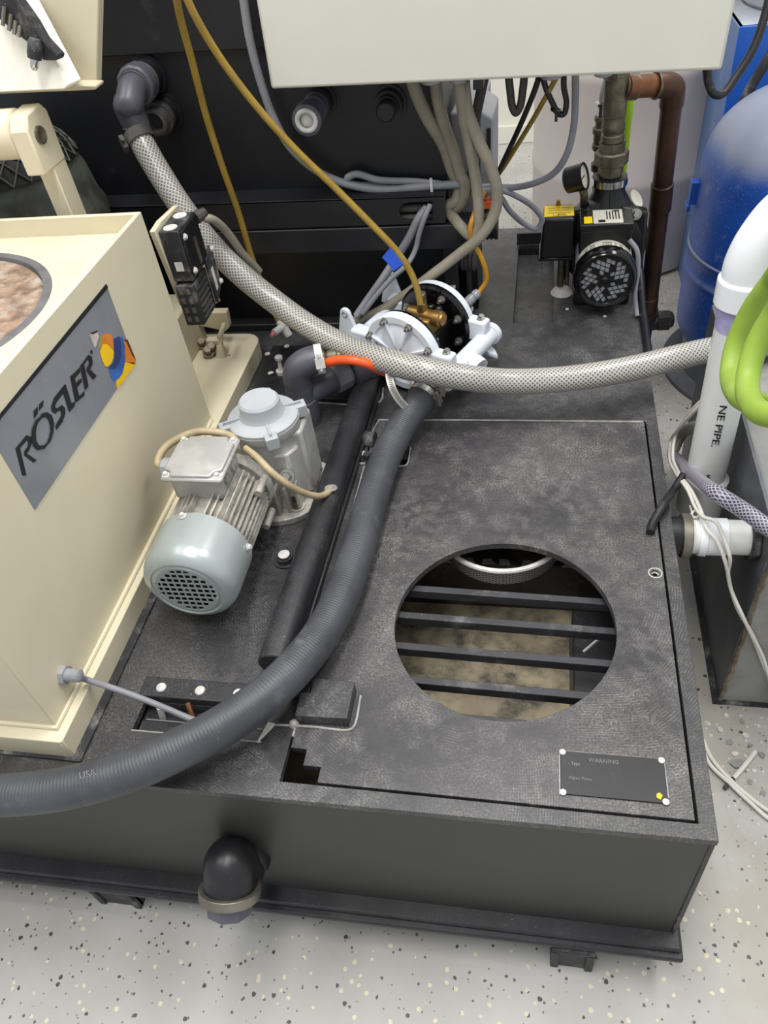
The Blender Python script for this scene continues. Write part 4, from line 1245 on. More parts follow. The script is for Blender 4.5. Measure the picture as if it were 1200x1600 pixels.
for s, c in ((-1, N0), (1, F0_)):
    q = pl(c, s * 0.004, 0.088, 0.012)
    blk_ = build('manifold_flange', MB().box(-0.013, 0.013, -0.024, 0.028, -0.034, 0.012, fr(q)), 'polypro', mm, 0.005)
    p = pl(q, 0, 0.012, 0.012)
    build('bolt', MB().lathe(p, up + bxv * 0.4, [(-0.004, 0.0085), (0.002, 0.0085), (0.002, 0.006), (0.009, 0.006)], 6), 'steel', mm)
    q = pl(c, s * 0.004, -0.086, 0.000)
    build('manifold_flange', MB().box(-0.016, 0.016, -0.032, 0.030, -0.030, 0.030, fr(q)), 'polypro', mm, 0.006)
build('foot_tab', MB().prism([pl(mid, 0.082, 0.1, -0.045), pl(mid, 0.082, 0.122, -0.060), pl(mid, 0.070, 0.135, -0.065), pl(mid, 0.055, 0.122, -0.050), pl(mid, 0.055, 0.1, -0.045)], (0, 0, 0.012)), 'polypro', mm, 0.003)
mb = MB()
B0 = pl(mid, -gap / 2 - 0.03, -0.112, mz + 0.01)
B1 = pl(mid, gap / 2 + 0.03, -0.112, mz + 0.01)
mb.cyl(B0, B1, 0.020, n=28)
mb.lathe(pl(mid, -0.025, -0.112, mz + 0.01), ax, [(0, 0.022), (0.05, 0.022)], 24)
im = build('inlet_manifold', mb, 'polypro', dp, 0.001, label='white tubular manifold on the left')
for a, zt_ in ((-gap / 2 - 0.006, 0.066), (gap / 2 + 0.028, 0.070)):
    c = pl(mid, a, -0.118, 0.0)
    out = []
    for i in range(13):
        t = math.pi * i / 12
        out.append(c - bxv * 0.016 * 1 + up * (zt_ - 0.014) + (bxv * math.cos(t) + up * math.sin(t)) * 0.0125)
    out += [c - bxv * 0.045 - up * 0.01, c + bxv * 0.02 - up * 0.012]
    fo = build('foot_tab', MB().prism(out, ax * 0.008), 'polypro', im, 0.002)
    hc = c - bxv * 0.016 + up * (zt_ - 0.014)
    build('tab_hole', MB().torus(hc, ax, 0.0055, 0.0018, 16, 6), 'clear_grey', fo)
build('support_foot', MB().box(-0.05, 0.05, -0.03, 0.03, -mid.z, -0.055, fr(mid)), 'black_satin', dp)

# ------------------------------------------------------------------ black booster pump
wx, wz = 0.440, 0.090
wp = thing('water_pump', 'black electric water pump with yellow labels at the far right of the deck', 'pump', (wx, 1.25, 0))
wy = 1.105
WR = 0.0655
prof = [(0.004, WR * 0.80), (0.001, WR * 0.84), (0.0, WR * 0.90), (0.004, WR * 0.97), (0.010, WR), (0.030, WR), (0.030, WR - 0.003), (0.02, WR - 0.004)]
fcv = build('fan_cover', MB().lathe((wx, wy, wz), (0, 1, 0), prof, 56, cap=False), 'black_gloss', wp)
holes = []
for k in range(5):
    a0 = 2 * math.pi * k / 5 + 0.22
    ca, sa = math.cos(a0), math.sin(a0)
    for i in range(-2, 6):
        for j in range(-2, 7):
            px = 0.0075 + i * 0.0102 + j * 0.0031
            py = -0.004 + j * 0.0097
            q = []
            ok = True
            for ux, uy in ((0, 0), (0.0089, 0.0), (0.0116, 0.0085), (0.0027, 0.0085)):
                X, Y = px + ux, py + uy
                ang = math.atan2(Y, X)
                if math.hypot(X, Y) > WR * 0.80 or math.hypot(X, Y) < 0.0075 or not (-0.45 < ang < 0.90):
                    ok = False
                q.append((X * ca - Y * sa, X * sa + Y * ca))
            if ok:
                holes.append(q)
Mg = Matrix(((1, 0, 0, wx), (0, 0, -1, wy + 0.003), (0, 1, 0, wz), (0, 0, 0, 1)))
build('fan_grille', plate_mb(circle(0, 0, WR * 0.84, 48), holes, 0.002, Mg), 'black_satin', fcv)
build('grille_hub', MB().dome((wx, wy + 0.0035, wz), (0, -1, 0), 0.008, 0.004, 16, 4), 'black_satin', fcv)
build('fan_wheel', MB().cyl((wx, wy + 0.0085, wz), (wx, wy + 0.014, wz), WR * 0.88, n=36), 'fan_grey', wp, label='grey fan behind the grille')
bd = build('motor_body', MB().lathe((wx, wy + 0.02, wz), (0, 1, 0), [(0, WR - 0.006), (0.12, WR - 0.006)], 48), 'cap_grey', wp, label='grey motor barrel')
mb = MB()
n = 20
for side, rr_ in ((0, WR - 0.0055),):
    vs, fs = [], []
    for i in range(n + 1):
        a = math.radians(25 + 130 * i / n)
        for yy in (wy + 0.0305, wy + 0.064):
            vs.append((wx + rr_ * math.cos(a), yy, wz + rr_ * math.sin(a)))
    for i in range(n):
        fs.append((2 * i, 2 * i + 1, 2 * i + 3, 2 * i + 2))
    mb.add(vs, fs)
lb_ = build('motor_label', mb, 'paper_label', bd)
mb = MB()
for a, w_ in ((60, 6), (72, 4), (86, 10), (96, 3), (118, 8), (132, 5)):
    for q in range(3):
        ar = math.radians(a)
        Mk = basis((wx + (WR - 0.0052) * math.cos(ar), wy + 0.037 + 0.008 * q, wz + (WR - 0.0052) * math.sin(ar)), (-math.sin(ar), 0, math.cos(ar)), (0, 1, 0))
        mb.box(-w_ * 0.0007, w_ * 0.0007, -0.0012, 0.0012, 0, 0.0004, Mk)
build('label_print', mb, 'print_black', lb_, smooth=0)
mb = MB().prism([(wx - 0.054, wy + 0.066, wz + 0.012), (wx + 0.052, wy + 0.066, wz + 0.012), (wx + 0.052, wy + 0.066, 0.170), (wx - 0.054, wy + 0.066, 0.170)], (0, 0.066, 0))
tbx = build('terminal_box', mb, 'black_satin', wp, 0.003)
build('terminal_lid', MB().box(wx - 0.056, wx + 0.054, wy + 0.064, wy + 0.138, 0.169, 0.184), 'black_satin', tbx, 0.003)
Mt = Matrix.Translation((wx + 0.002, wy + 0.022, 0.1844))
pl_ = build('rating_label', MB().box(-0.030, 0.030, 0.046, 0.110, 0, 0.0005, Mt), 'paper_label', tbx)
mb = MB().box(-0.020, -0.006, 0.050, 0.062, 0.0005, 0.0008, Mt)
for i in range(5):
    mb.box(-0.003 + 0.006 * i, -0.0005 + 0.006 * i, 0.064, 0.104 - 0.004 * (i % 2), 0.0005, 0.0008, Mt)
mb.box(0.012, 0.024, 0.100, 0.107, 0.0005, 0.0007, Mt)
build('label_print', mb, 'print_black', pl_, smooth=0)
build('warning_label', MB().box(-0.049, -0.032, 0.048, 0.080, 0, 0.0005, Mt), 'yellow_label', tbx)
# pump head
hy = wy + 0.145
hd = build('pump_head', MB().lathe((wx, hy, wz + 0.012), (0, 1, 0), [(-0.012, 0.075), (0.0, 0.094), (0.016, 0.097), (0.050, 0.092), (0.085, 0.074), (0.10, 0.05)], 44), 'black_satin', wp)
build('head_bracket', MB().prism([(wx + 0.03, hy - 0.010, 0.188), (wx + 0.088, hy - 0.006, 0.172), (wx + 0.092, hy - 0.006, 0.02), (wx + 0.075, hy - 0.010, 0.02)], (0, 0.03, 0)), 'black_satin', hd, 0.006)
build('head_bracket', MB().prism([(wx - 0.092, hy - 0.006, 0.176), (wx - 0.03, hy - 0.010, 0.188), (wx - 0.075, hy - 0.010, 0.02), (wx - 0.092, hy - 0.006, 0.02)], (0, 0.03, 0)), 'black_satin', hd, 0.006)
nk = Vector((wx + 0.006, hy + 0.035, 0.185))
build('outlet_neck', MB().lathe(nk, up, [(0, 0.046), (0.020, 0.034), (0.034, 0.033), (0.034, 0.036), (0.052, 0.036), (0.054, 0.030)], 32), 'black_satin', hd)
build('neck_rib', MB().prism([nk + Vector((0, -0.050, -0.012)), nk + Vector((0, -0.036, 0.034)), nk + Vector((0, -0.02, 0.034)), nk + Vector((0, -0.02, -0.012))], (0.006, 0, 0)), 'black_satin', hd, 0.001)
build('neck_band', MB().lathe(nk + up * 0.037, up, [(0, 0.0355), (0, 0.0372), (0.014, 0.0372), (0.014, 0.0355)], 32), 'chrome', hd)
bolt((wx + 0.062, hy - 0.012, 0.172), (0.1, -1, 0.3), 0.008, 0.012, hd, 'steel', 'head_bolt')
ds = basis((wx + 0.066, hy + 0.040, wz + 0.094), (0.8, 0.2, -0.55), (-0.1, 0.9, 0.3))
ring = circle(0, 0, 0.0165, 24, 0.026)
build('round_label', plate_mb(ring, [], 0.002, ds), 'paper_label', hd)
build('mount_foot', MB().box(wx - 0.06, wx + 0.06, wy + 0.06, wy + 0.16, 0.0, 0.04), 'black_satin', wp, 0.004)
# pressure gauge
gp_ = Vector((0.3824,1.2700,0.2229))
gc = Vector((0.3728,1.2550,0.2469))
gdir = Vector((0.86, -0.25, 0.28)).normalized()
ga = build('pressure_gauge', MB().lathe(gc - gdir * 0.021, gdir, [(0, 0.022), (0.003, 0.026), (0.036, 0.027), (0.042, 0.028), (0.042, 0.0245), (0.038, 0.0240)], 32), 'black_satin', wp)
build('gauge_dial', MB().cyl(gc + gdir * 0.0165, gc + gdir * 0.0175, 0.024, n=28), 'paper_label', ga)
build('gauge_needle', MB().box(-0.014, 0.006, -0.001, 0.001, 0.0176, 0.0184, basis(gc, (0.3, 0.5, 0.8), (-0.2, 0.9, -0.4)) if False else basis(gc, frame(gdir)[0], frame(gdir)[1])), 'print_black', ga)
build('gauge_stem', MB().tube([gc - up * 0.018 + gdir * 0.012, gc - up * 0.034 + gdir * 0.020, (wx - 0.045, hy + 0.035, 0.165)], 0.0085, 10, 6), 'brass_old', ga)
# pressure switch on its stand-pipe
sx_, sy_ = 0.340, 1.225
ps = build('pressure_switch', MB().prism([(sx_ - 0.036, sy_ - 0.03, 0.098), (sx_ + 0.038, sy_ - 0.03, 0.098), (sx_ + 0.034, sy_ - 0.03, 0.188), (sx_ - 0.030, sy_ - 0.03, 0.188)], (0, 0.075, 0)), 'black_satin', wp, 0.005)
build('switch_shroud', MB().prism([(sx_ - 0.038, sy_ - 0.031, 0.094), (sx_ + 0.040, sy_ - 0.031, 0.094), (sx_ + 0.040, sy_ + 0.046, 0.094), (sx_ - 0.038, sy_ + 0.046, 0.094)], (0, 0, 0.006)), 'black_gloss', ps, 0.001)
build('warning_label', MB().box(sx_ - 0.029, sx_ + 0.033, sy_ - 0.018, sy_ + 0.036, 0.1882, 0.1887), 'yellow_label', ps)
mb = MB()
for j, (a, b) in enumerate(((-0.022, 0.026), (-0.020, 0.022), (-0.024, 0.027))):
    mb.box(sx_ + a, sx_ + b, sy_ + 0.022 - 0.012 * j, sy_ + 0.0235 - 0.012 * j, 0.1887, 0.1889)
text_mb('1-800', 0.013, Matrix.Translation((sx_ + 0.002, sy_ - 0.012, 0.1888)), 0.0002, mb)
build('label_print', mb, 'print_black', ps, smooth=0)
build('switch_stud', MB().lathe((sx_, sy_ + 0.038, 0.187), up, [(0, 0.006), (0.005, 0.006), (0.005, 0.004), (0.012, 0.004)], 10), 'bronze', ps)
build('stand_pipe', MB().cyl((sx_ + 0.012, sy_ + 0.005, 0.005), (sx_ + 0.012, sy_ + 0.005, 0.097), 0.008, n=14).cyl((sx_ + 0.026, sy_ + 0.010, 0.005), (sx_ + 0.026, sy_ + 0.010, 0.097), 0.005, n=12), 'brass_old', ps)
build('pipe_base', MB().lathe((sx_ + 0.016, sy_, 0.0), up, [(0, 0.026), (0.006, 0.022), (0.014, 0.014)], 14), 'dirty_white', ps)
tube_obj('pump_lead', [(wx + 0.047, wy + 0.06, 0.15), (wx + 0.062, wy + 0.045, 0.135), (wx + 0.068, wy + 0.035, 0.10), (wx + 0.066, wy + 0.02, 0.05), (wx + 0.071, wy + 0.012, 0.02), (wx + 0.074, wy + 0.0, 0.006)], 0.005, 'grey_cable',
         'pale lead hanging from the right side of the water pump', 'cable')

# ------------------------------------------------------------------ pipework over the water pump
br = thing('brass_riser', 'tarnished brass riser of couplings standing on the water pump outlet', 'pipe', nk + up * 0.05)
top = Vector((0.4409,1.2850,0.4368))
bot = nk + up * 0.050
dv = (top - bot).normalized()
H = (top - bot).length


def seg(name, t0, t1, prof, m, par, n=24):
    L0 = H * (t1 - t0)
    return build(name, MB().lathe(bot + dv * (H * t0), dv, [(L0 * a, r) for a, r in prof], n), m, par)


seg('hex_nipple', 0.0, 0.14, [(0, 0.024), (0.3, 0.024), (0.3, 0.026), (1, 0.026)], 'brass_old', br, 8)
seg('union_nut', 0.13, 0.27, [(0, 0.030), (0.1, 0.035), (0.9, 0.035), (1, 0.031)], 'brass_old', br, 8)
seg('union_collar', 0.26, 0.36, [(0, 0.027), (0.5, 0.026), (1, 0.027)], 'brass_old', br, 8)
seg('coupling', 0.36, 0.46, [(0, 0.021), (0.1, 0.0235), (0.7, 0.0235), (0.8, 0.021), (1, 0.0205)], 'brass_old', br)
seg('coupling', 0.45, 0.62, [(0, 0.021), (0.1, 0.0230), (0.45, 0.0230), (0.55, 0.0215), (1, 0.021)], 'brass_old', br)
seg('tee_body', 0.60, 0.97, [(0, 0.0215), (0.02, 0.0235), (0.35, 0.0235), (0.40, 0.0225), (0.98, 0.0225), (1, 0.024)], 'brass_old', br)
seg('top_fitting', 0.95, 1.10, [(0, 0.025), (0.4, 0.025), (0.4, 0.018), (1, 0.018)], 'brass_old', br, 8)
t0 = bot + dv * H * 0.86
e0 = Vector((0.5483,1.3300,0.3936))
copper = thing('copper_pipe', 'brown copper pipe with elbow running down beside the white drum', 'pipe', (0.6, 1.4, FLOOR + 0.05))
build('cross_pipe', MB().cyl(t0 + Vector((0.018, 0, 0)), e0 + Vector((-0.016, 0, 0.0)), 0.0215, n=26), 'copper', copper)
cd = (e0 - t0).normalized()
build('branch_socket', MB().lathe(t0 + cd * 0.015, cd, [(0, 0.0225), (0.002, 0.0245), (0.028, 0.0245), (0.030, 0.022)], 26), 'brass_old', copper)
foot_ = Vector((0.5845,1.4400,-0.1827))
pd = (foot_ - e0).normalized()
build('elbow', MB().tube([e0 - cd * 0.030, e0 - cd * 0.012, e0 + cd * 0.006 + pd * 0.006, e0 + pd * 0.022 + cd * 0.009, e0 + pd * 0.042 + cd * 0.009], 0.0245, 24, 6), 'copper_dark', copper)
build('solder_ring', MB().torus(e0 - cd * 0.030, cd, 0.0235, 0.0028, 26, 6), 'brass_old', copper)
build('drop_pipe', MB().cyl(e0 + pd * 0.04 + cd * 0.009, foot_, 0.0215, n=26), 'copper_dark', copper)
HL = (foot_ - e0).length
build('slip_coupling', MB().lathe(e0 + pd * HL * 0.37 + cd * 0.006, pd, [(0, 0.0215), (0.002, 0.0245), (0.066, 0.0245), (0.068, 0.0215)], 26), 'copper_dark', copper)
build('slip_coupling', MB().lathe(e0 + pd * (HL - 0.055), pd, [(0, 0.0215), (0.002, 0.0235), (0.05, 0.0235), (0.05, 0.027), (0.06, 0.027)], 26), 'copper_dark', copper)
build('foot_elbow', MB().tube([foot_ - pd * 0.005, foot_ + pd * 0.015, foot_ + pd * 0.035 + Vector((0.010, 0, 0)), Vector((0.6181,1.4500,-0.2140)), Vector((0.6484,1.4600,-0.2167))], 0.021, 20, 6), 'dusty_black', copper)
build('foot_nut', MB().lathe((0.6132,1.4500,-0.2139), (1, 0.06, 0.0), [(0, 0.026), (0.03, 0.026)], 8), 'dusty_black', copper)
build('pipe_post', MB().cyl((foot_.x, foot_.y, FLOOR), foot_ + pd * 0.03, 0.017, n=16), 'dusty_black', copper)
# second riser just behind with a steel flex hose
b0 = Vector((0.4305,1.4000,0.1763))
b1 = Vector((0.4296,1.4000,0.3406))
dv2 = (b1 - b0).normalized()
h2 = (b1 - b0).length
r2 = thing('hose_riser', 'darker brass riser with braided steel hose behind the main riser', 'pipe', b0)
build('lower_tube', MB().lathe(b0 - dv2 * 0.10, dv2, [(0, 0.013), (0.13, 0.013), (0.13, 0.019), (0.145, 0.019), (0.145, 0.013), (0.10 + h2 * 0.5, 0.013)], 20), 'copper_dark', r2)
build('coupling', MB().lathe(b0 + dv2 * h2 * 0.45, dv2, [(0, 0.018), (0.004, 0.020), (0.012, 0.020), (0.014, 0.018), (0.034, 0.018), (0.036, 0.021), (0.046, 0.021), (0.048, 0.016), (0.060, 0.016), (0.062, 0.019), (0.070, 0.018)], 20), 'brass_old', r2)
build('hex_end', MB().lathe(b0 + dv2 * (h2 * 0.45 + 0.070), dv2, [(0, 0.015), (0.020, 0.015), (0.022, 0.019), (0.028, 0.019), (0.03, 0.013)], 8), 'chrome', r2)
build('steel_braid', MB().tube([b0 + dv2 * (h2 * 0.45 + 0.095), b1 + dv2 * 0.02, b1 + dv2 * 0.06 + Vector((0.008, 0, 0)), b1 + dv2 * 0.16 + Vector((0.02, 0, 0))], 0.012, 16, 6), 'braid', r2)
build('lower_elbow', MB().tube([b0 - dv2 * 0.09, b0 - dv2 * 0.12 + Vector((0.0, -0.01, 0)), (wx - 0.005, hy + 0.10, 0.12)], 0.015, 14, 6), 'copper_dark', r2)

# ------------------------------------------------------------------ control cabinet and grey transformer box
cb = thing('control_cabinet', 'large pale cream control cabinet hanging over the cables', 'cabinet', (0.21, 1.02, 0.54))
cl_, cr_ = Vector((-0.147, 0.95, 0.547)), Vector((0.567, 0.95, 0.5245))
ex = (cr_ - cl_).normalized()
Mc = basis(cl_, ex, (0, 1, 0))
Wd = (cr_ - cl_).length
build('cabinet_shell', MB().box(0, Wd, 0.012, 0.14, 0.0, 0.62, Mc), 'cabinet', cb, 0.004)
build('cabinet_door', MB().box(-0.003, Wd + 0.003, 0.0, 0.0115, -0.003, 0.62, Mc), 'cabinet', cb, 0.005, seg=3)
for xx, r in ((0.262, 0.017), (0.310, 0.017), (0.462, 0.017), (0.545, 0.014)):
    p = Mc @ Vector((xx, 0.060, 0))
    mb = MB().lathe(p, (0, 0, -1), [(0, r), (0.008, r), (0.008, r * 1.1)] + [(0.010 + 0.003 * i, r * (1.05 if i % 2 else 1.1)) for i in range(4)] + [(0.022, r * 0.6)], 16)
    build('cable_gland', mb, 'trafo_grey', cb)
build('plug_body', MB().box(0.335, 0.352, 0.03, 0.09, -0.026, 0.0, Mc).box(0.352, 0.40, 0.035, 0.085, -0.012, 0.0, Mc), 'black_satin', cb, 0.002)
tr = thing('transformer_box', 'grey metal transformer box behind the hanging cables', 'box', (0.16, 1.24, 0.2))
build('box_shell', MB().prism([(0.126, 1.150, 0.20), (0.176, 1.150, 0.20), (0.182, 1.150, 0.425), (0.126, 1.150, 0.425)], (0.012, 0.20, 0)), 'trafo_grey', tr, 0.006)
build('box_flange', MB().prism([(0.178, 1.152, 0.24), (0.205, 1.165, 0.24), (0.208, 1.165, 0.405), (0.184, 1.152, 0.425)], (0.004, 0.13, 0)), 'trafo_grey', tr, 0.004)
build('box_slot', MB().prism([(0.196, 1.158, 0.35), (0.203, 1.161, 0.35), (0.204, 1.161, 0.39), (0.197, 1.158, 0.39)], (0, -0.002, 0)), 'grille_shade', tr)
build('mounting_leg', MB().box(0.13, 0.17, 1.16, 1.30, 0.0, 0.20), 'black_panel', tr, 0.002)
tag(build('cable_hook', MB().cbox((0.2005,1.1000,0.2671), (0.020, 0.012, 0.016)).cbox(Vector((0.1981,1.1000,0.2762)), (0.007, 0.008, 0.016)).cbox(Vector((0.1891,1.1000,0.2663)), (0.012, 0.008, 0.005)), 'orange_plastic', None, 0.002), 'small orange plastic clip among the hanging cables', 'clip')

# ------------------------------------------------------------------ cables under the cabinet
tube_obj('cable', [(0.0785,1.0200,0.5278), (0.0855,1.0300,0.4941), (0.0979,1.0500,0.4500), (0.1206,1.0700,0.3972), (0.1321,1.0850,0.3476), (0.1433,1.0900,0.3083), (0.1376,1.0850,0.2842), (0.1198,1.0800,0.2756), (0.1019,1.0800,0.2752)], 0.0115, 'beige_cable', 'beige cable curving farthest left from the cabinet into the beam end', 'cable')
tube_obj('cable', [(0.1176,1.0400,0.5174), (0.1185,1.0500,0.4806), (0.1262,1.0600,0.4340), (0.1391,1.0700,0.3847), (0.1499,1.0750,0.3409), (0.1569,1.0800,0.3141), (0.1474,1.0850,0.2773), (0.1263,1.0850,0.2628), (0.1056,1.0850,0.2611)], 0.0115, 'beige_cable', 'beige cable second from the left, from a gland into the beam end', 'cable')
tube_obj('cable', [(0.1610,1.0100,0.5364), (0.1629,1.0100,0.5048), (0.1656,1.0200,0.4607), (0.1730,1.0300,0.4083), (0.1817,1.0400,0.3410), (0.1868,1.0300,0.2841), (0.1837,1.0260,0.2505), (0.1709,1.0260,0.2381), (0.1510,1.0320,0.2543), (0.1307,1.0650,0.2610), (0.1059,1.0850,0.2663), (0.0796,1.0900,0.2680)], 0.0105, 'beige_cable', 'beige cable dropping from the middle gland and doubling back to the beam', 'cable')
tube_obj('cable', [(0.1676,1.0200,0.5332), (0.1686,1.0200,0.5065), (0.1736,1.0200,0.4654), (0.1912,1.0200,0.4163), (0.2131,1.0200,0.3646), (0.2230,1.0200,0.3232), (0.2165,1.0200,0.2809), (0.1917,1.0150,0.2425), (0.1458,1.0100,0.2071), (0.0879,1.0000,0.1677), (0.0142,1.0000,0.1150), (-0.0521,1.0000,0.0788), (-0.1082,0.9900,0.0674)], 0.0108, 'beige_cable', 'long greyish cable sweeping from the cabinet down behind the white pump', 'cable')
tube_obj('cable', [(0.2004,1.0500,0.5087), (0.1911,1.0600,0.4726), (0.1810,1.0700,0.4272), (0.1762,1.0800,0.3731), (0.1680,1.0850,0.3239), (0.1501,1.0850,0.2810), (0.1286,1.0850,0.2588), (0.1129,1.0850,0.2542), (0.0824,1.0850,0.2622)], 0.009, 'dark_cable', 'dusty brown cable beside the grey transformer box', 'cable')
tube_obj('cable', [(0.2420,1.0500,0.5176), (0.2452,1.0500,0.4874), (0.2497,1.0500,0.4582), (0.2553,1.0500,0.4494), (0.2619,1.0500,0.4574), (0.2671,1.0500,0.4859), (0.2700,1.0500,0.5156)], 0.0068, 'dark_cable', 'short dark cable hanging in a tight U below the cabinet', 'cable')
tube_obj('cable', [(0.2941,1.0200,0.5105), (0.2839,1.0400,0.4775), (0.2613,1.0800,0.4155), (0.2339,1.1200,0.3492), (0.2081,1.1300,0.2976), (0.1802,1.1200,0.2711)], 0.0050, 'black_cable', 'thin black cable slanting down left from the ribbed gland', 'cable')
tube_obj('tube', [(0.3273,1.0200,0.5177), (0.3117,1.0400,0.4837), (0.2841,1.0800,0.4250), (0.2521,1.1200,0.3635), (0.2228,1.1400,0.3142), (0.2004,1.1300,0.2917), (0.1884,1.1150,0.2818)], 0.0045, 'yellow_tube', 'thin mustard tube slanting beside the thin black cable', 'tube')
tube_obj('tube', [(0.1929,1.0900,0.2958), (0.1840,1.0700,0.2820), (0.1777,1.0350,0.2760), (0.1708,1.0200,0.2577), (0.1724,1.0200,0.2318), (0.1878,1.0200,0.2006), (0.1972,1.0200,0.1703), (0.1992,1.0200,0.1451), (0.1874,1.0150,0.1268), (0.1798,1.0100,0.1197)], 0.0052, 'orange_tube', 'orange yellow air tube running into the clear fitting on the white pump', 'tube')
ff = Vector((0.1812,1.0100,0.1226))
fe = Vector((0.1618,1.0000,0.1084))
fd = (fe - ff).normalized()
fo = build('air_fitting', MB().lathe(ff - fd * 0.004, fd, [(0, 0.008), (0.006, 0.010), (0.012, 0.010), (0.013, 0.0085), (0.02, 0.0105), (0.034, 0.0105), (0.036, 0.008)], 16), 'clear_grey')
tag(fo, 'dusty clear push-in fitting at the end of the orange tube', 'fitting')
tube_obj('cable', [(0.2990,1.0400,0.5143), (0.3051,1.0400,0.4912), (0.3178,1.0400,0.4651), (0.3295,1.0400,0.4457), (0.3382,1.0400,0.4451), (0.3416,1.0400,0.4635), (0.3361,1.0400,0.4890), (0.3357,1.0400,0.5184)], 0.0050, 'black_cable', 'thin black cable tied into a loop below the cabinet', 'cable')
tag(build('cable_tie', MB().torus((0.3248,1.0400,0.4522), (0.4, 0, 1), 0.008, 0.003, 14, 6).cbox(Vector((0.3252,1.0350,0.4424)), (0.005, 0.005, 0.014)), 'black_cable'), 'black tie knotted round the thin black cable loop', 'tie')
tube_obj('cable', [(0.3530,1.0200,0.5197), (0.3558,1.0300,0.4757), (0.3562,1.0500,0.4175), (0.3476,1.0600,0.3705), (0.3264,1.0800,0.3294), (0.2898,1.1000,0.3041), (0.2462,1.1200,0.2896), (0.2111,1.1200,0.2926), (0.1724,1.1000,0.3027)], 0.0062, 'grey_cable', 'grey cable sweeping left from the right gland in front of the white drum', 'cable')
tube_obj('cable', [(0.1755,1.0900,0.2967), (0.2216,1.1100,0.2899), (0.2611,1.1300,0.2643), (0.2943,1.1500,0.2292), (0.3066,1.1600,0.2013), (0.2952,1.1600,0.1853), (0.2713,1.1600,0.1960), (0.2417,1.1400,0.2334), (0.2197,1.1200,0.2756), (0.1798,1.0850,0.3035)], 0.0058, 'grey_cable', 'grey cable folded in a drooping loop beside the pressure switch', 'cable')
tube_obj('cable', [(-0.2058,1.0700,0.6719), (-0.2109,1.0700,0.5959), (-0.2066,1.0700,0.5235), (-0.1957,1.0700,0.4623), (-0.1732,1.0700,0.4064), (-0.1257,1.0750,0.3557), (-0.0687,1.0800,0.3270), (-0.0028,1.0800,0.3135), (0.0615,1.0800,0.3153), (0.1497,1.0800,0.3182)], 0.0078, 'grey_cable', 'blue grey cable hanging down the black panel left of the cabinet', 'cable')
tube_obj('cable', [(0.1481,1.0920,0.3072), (0.0605,1.0920,0.3217), (-0.0154,1.0900,0.3303), (-0.0565,1.0850,0.3456), (-0.0731,1.0800,0.3410), (-0.0708,1.0900,0.3256), (-0.0308,1.0950,0.3177), (0.0463,1.0960,0.3121)], 0.0068, 'grey_cable', 'grey cable doubled back in a flat loop on the beam top', 'cable')
tag(build('cable_tie', MB().cbox((0.0941,1.0660,0.3243), (0.005, 0.003, 0.026)), 'dirty_white'), 'white cable tie round the grey cables on the beam', 'tie')
tube_obj('cable', [(0.0844,1.0500,0.2864), (0.0700,1.0360,0.2741), (0.0481,1.0320,0.2376), (0.0151,1.0300,0.1922), (-0.0169,1.0100,0.1542), (-0.0467,1.0000,0.1196), (-0.0730,0.9850,0.0897)], 0.0085, 'grey_cable', 'pale thick cable slanting out of the beam slot behind the blue tape', 'cable')
tube_obj('cable', [(0.0924,1.0420,0.2958), (0.0831,1.0260,0.2805), (0.0696,1.0220,0.2481), (0.0594,1.0200,0.2162), (0.0439,1.0050,0.1943), (0.0099,0.9950,0.1685), (-0.0244,0.9850,0.1363), (-0.0571,0.9750,0.1013)], 0.0052, 'grey_cable', 'thinner dark grey cable curving out of the beam slot', 'cable')

# ------------------------------------------------------------------ air tubes
tube_obj('tube', [(-0.2428,0.8800,0.7276), (-0.2568,0.9000,0.6753), (-0.2688,0.9300,0.6017), (-0.2793,0.9550,0.5103), (-0.2795,0.9700,0.4143), (-0.2770,0.9850,0.3252), (-0.2730,0.9900,0.2128), (-0.2579,0.9850,0.1335), (-0.2423,0.9750,0.0822)], 0.0062, 'yellow_tube', 'mustard air tube passing behind the braided hose to the white elbow fitting', 'tube')
tube_obj('tube', [(-0.2271,0.8600,0.7220), (-0.2199,0.8700,0.6746), (-0.2029,0.8900,0.6101), (-0.1648,0.9000,0.5355), (-0.1161,0.9100,0.4606), (-0.0587,0.9100,0.3941), (-0.0025,0.9050,0.3299), (0.0441,0.8950,0.2781), (0.0674,0.8900,0.2395), (0.0794,0.8850,0.2028), (0.0835,0.8820,0.1735)], 0.0062, 'yellow_tube', 'mustard air tube with blue tape running down to the brass air valve', 'tube')
ta, tb2 = Vector((0.0368,0.8970,0.2799)), Vector((0.0563,0.8920,0.2516))
td = (tb2 - ta).normalized()
mb = MB().lathe(ta, td, [(0, 0.0068), ((tb2 - ta).length, 0.0068)], 16)
mb.prism([(0.0360,0.8900,0.2846), (0.0550,0.8850,0.2527), (0.0386,0.8820,0.2421), (0.0301,0.8840,0.2554), (0.0193,0.8860,0.2686)], (0.0006, 0.0012, 0.0006))
tag(build('tape_flag', mb, 'blue_tape'), 'blue masking tape flag wrapped round the mustard tube', 'tape')
ef = thing('push_elbow', 'white push-in elbow fitting with pink stub on the deck', 'fitting', (-0.2384,0.9700,0.0741))
q0, q1, q2 = Vector((-0.2406,0.9750,0.0899)), Vector((-0.2292,0.9680,0.0673)), Vector((-0.2423,0.9580,0.0816))
build('fitting_body', MB().lathe(q0, q1 - q0, [(0, 0.0085), (0.004, 0.0105), (0.016, 0.0105), (0.017, 0.009), ((q1 - q0).length + 0.012, 0.0088), ((q1 - q0).length + 0.014, 0.006)], 16), 'dirty_white', ef)
q3 = Vector((-0.2484,0.9450,0.0771))
build('fitting_branch', MB().cyl(q0.lerp(q1, 0.6), q3, 0.0085, 0.0075, 14), 'dirty_white', ef)
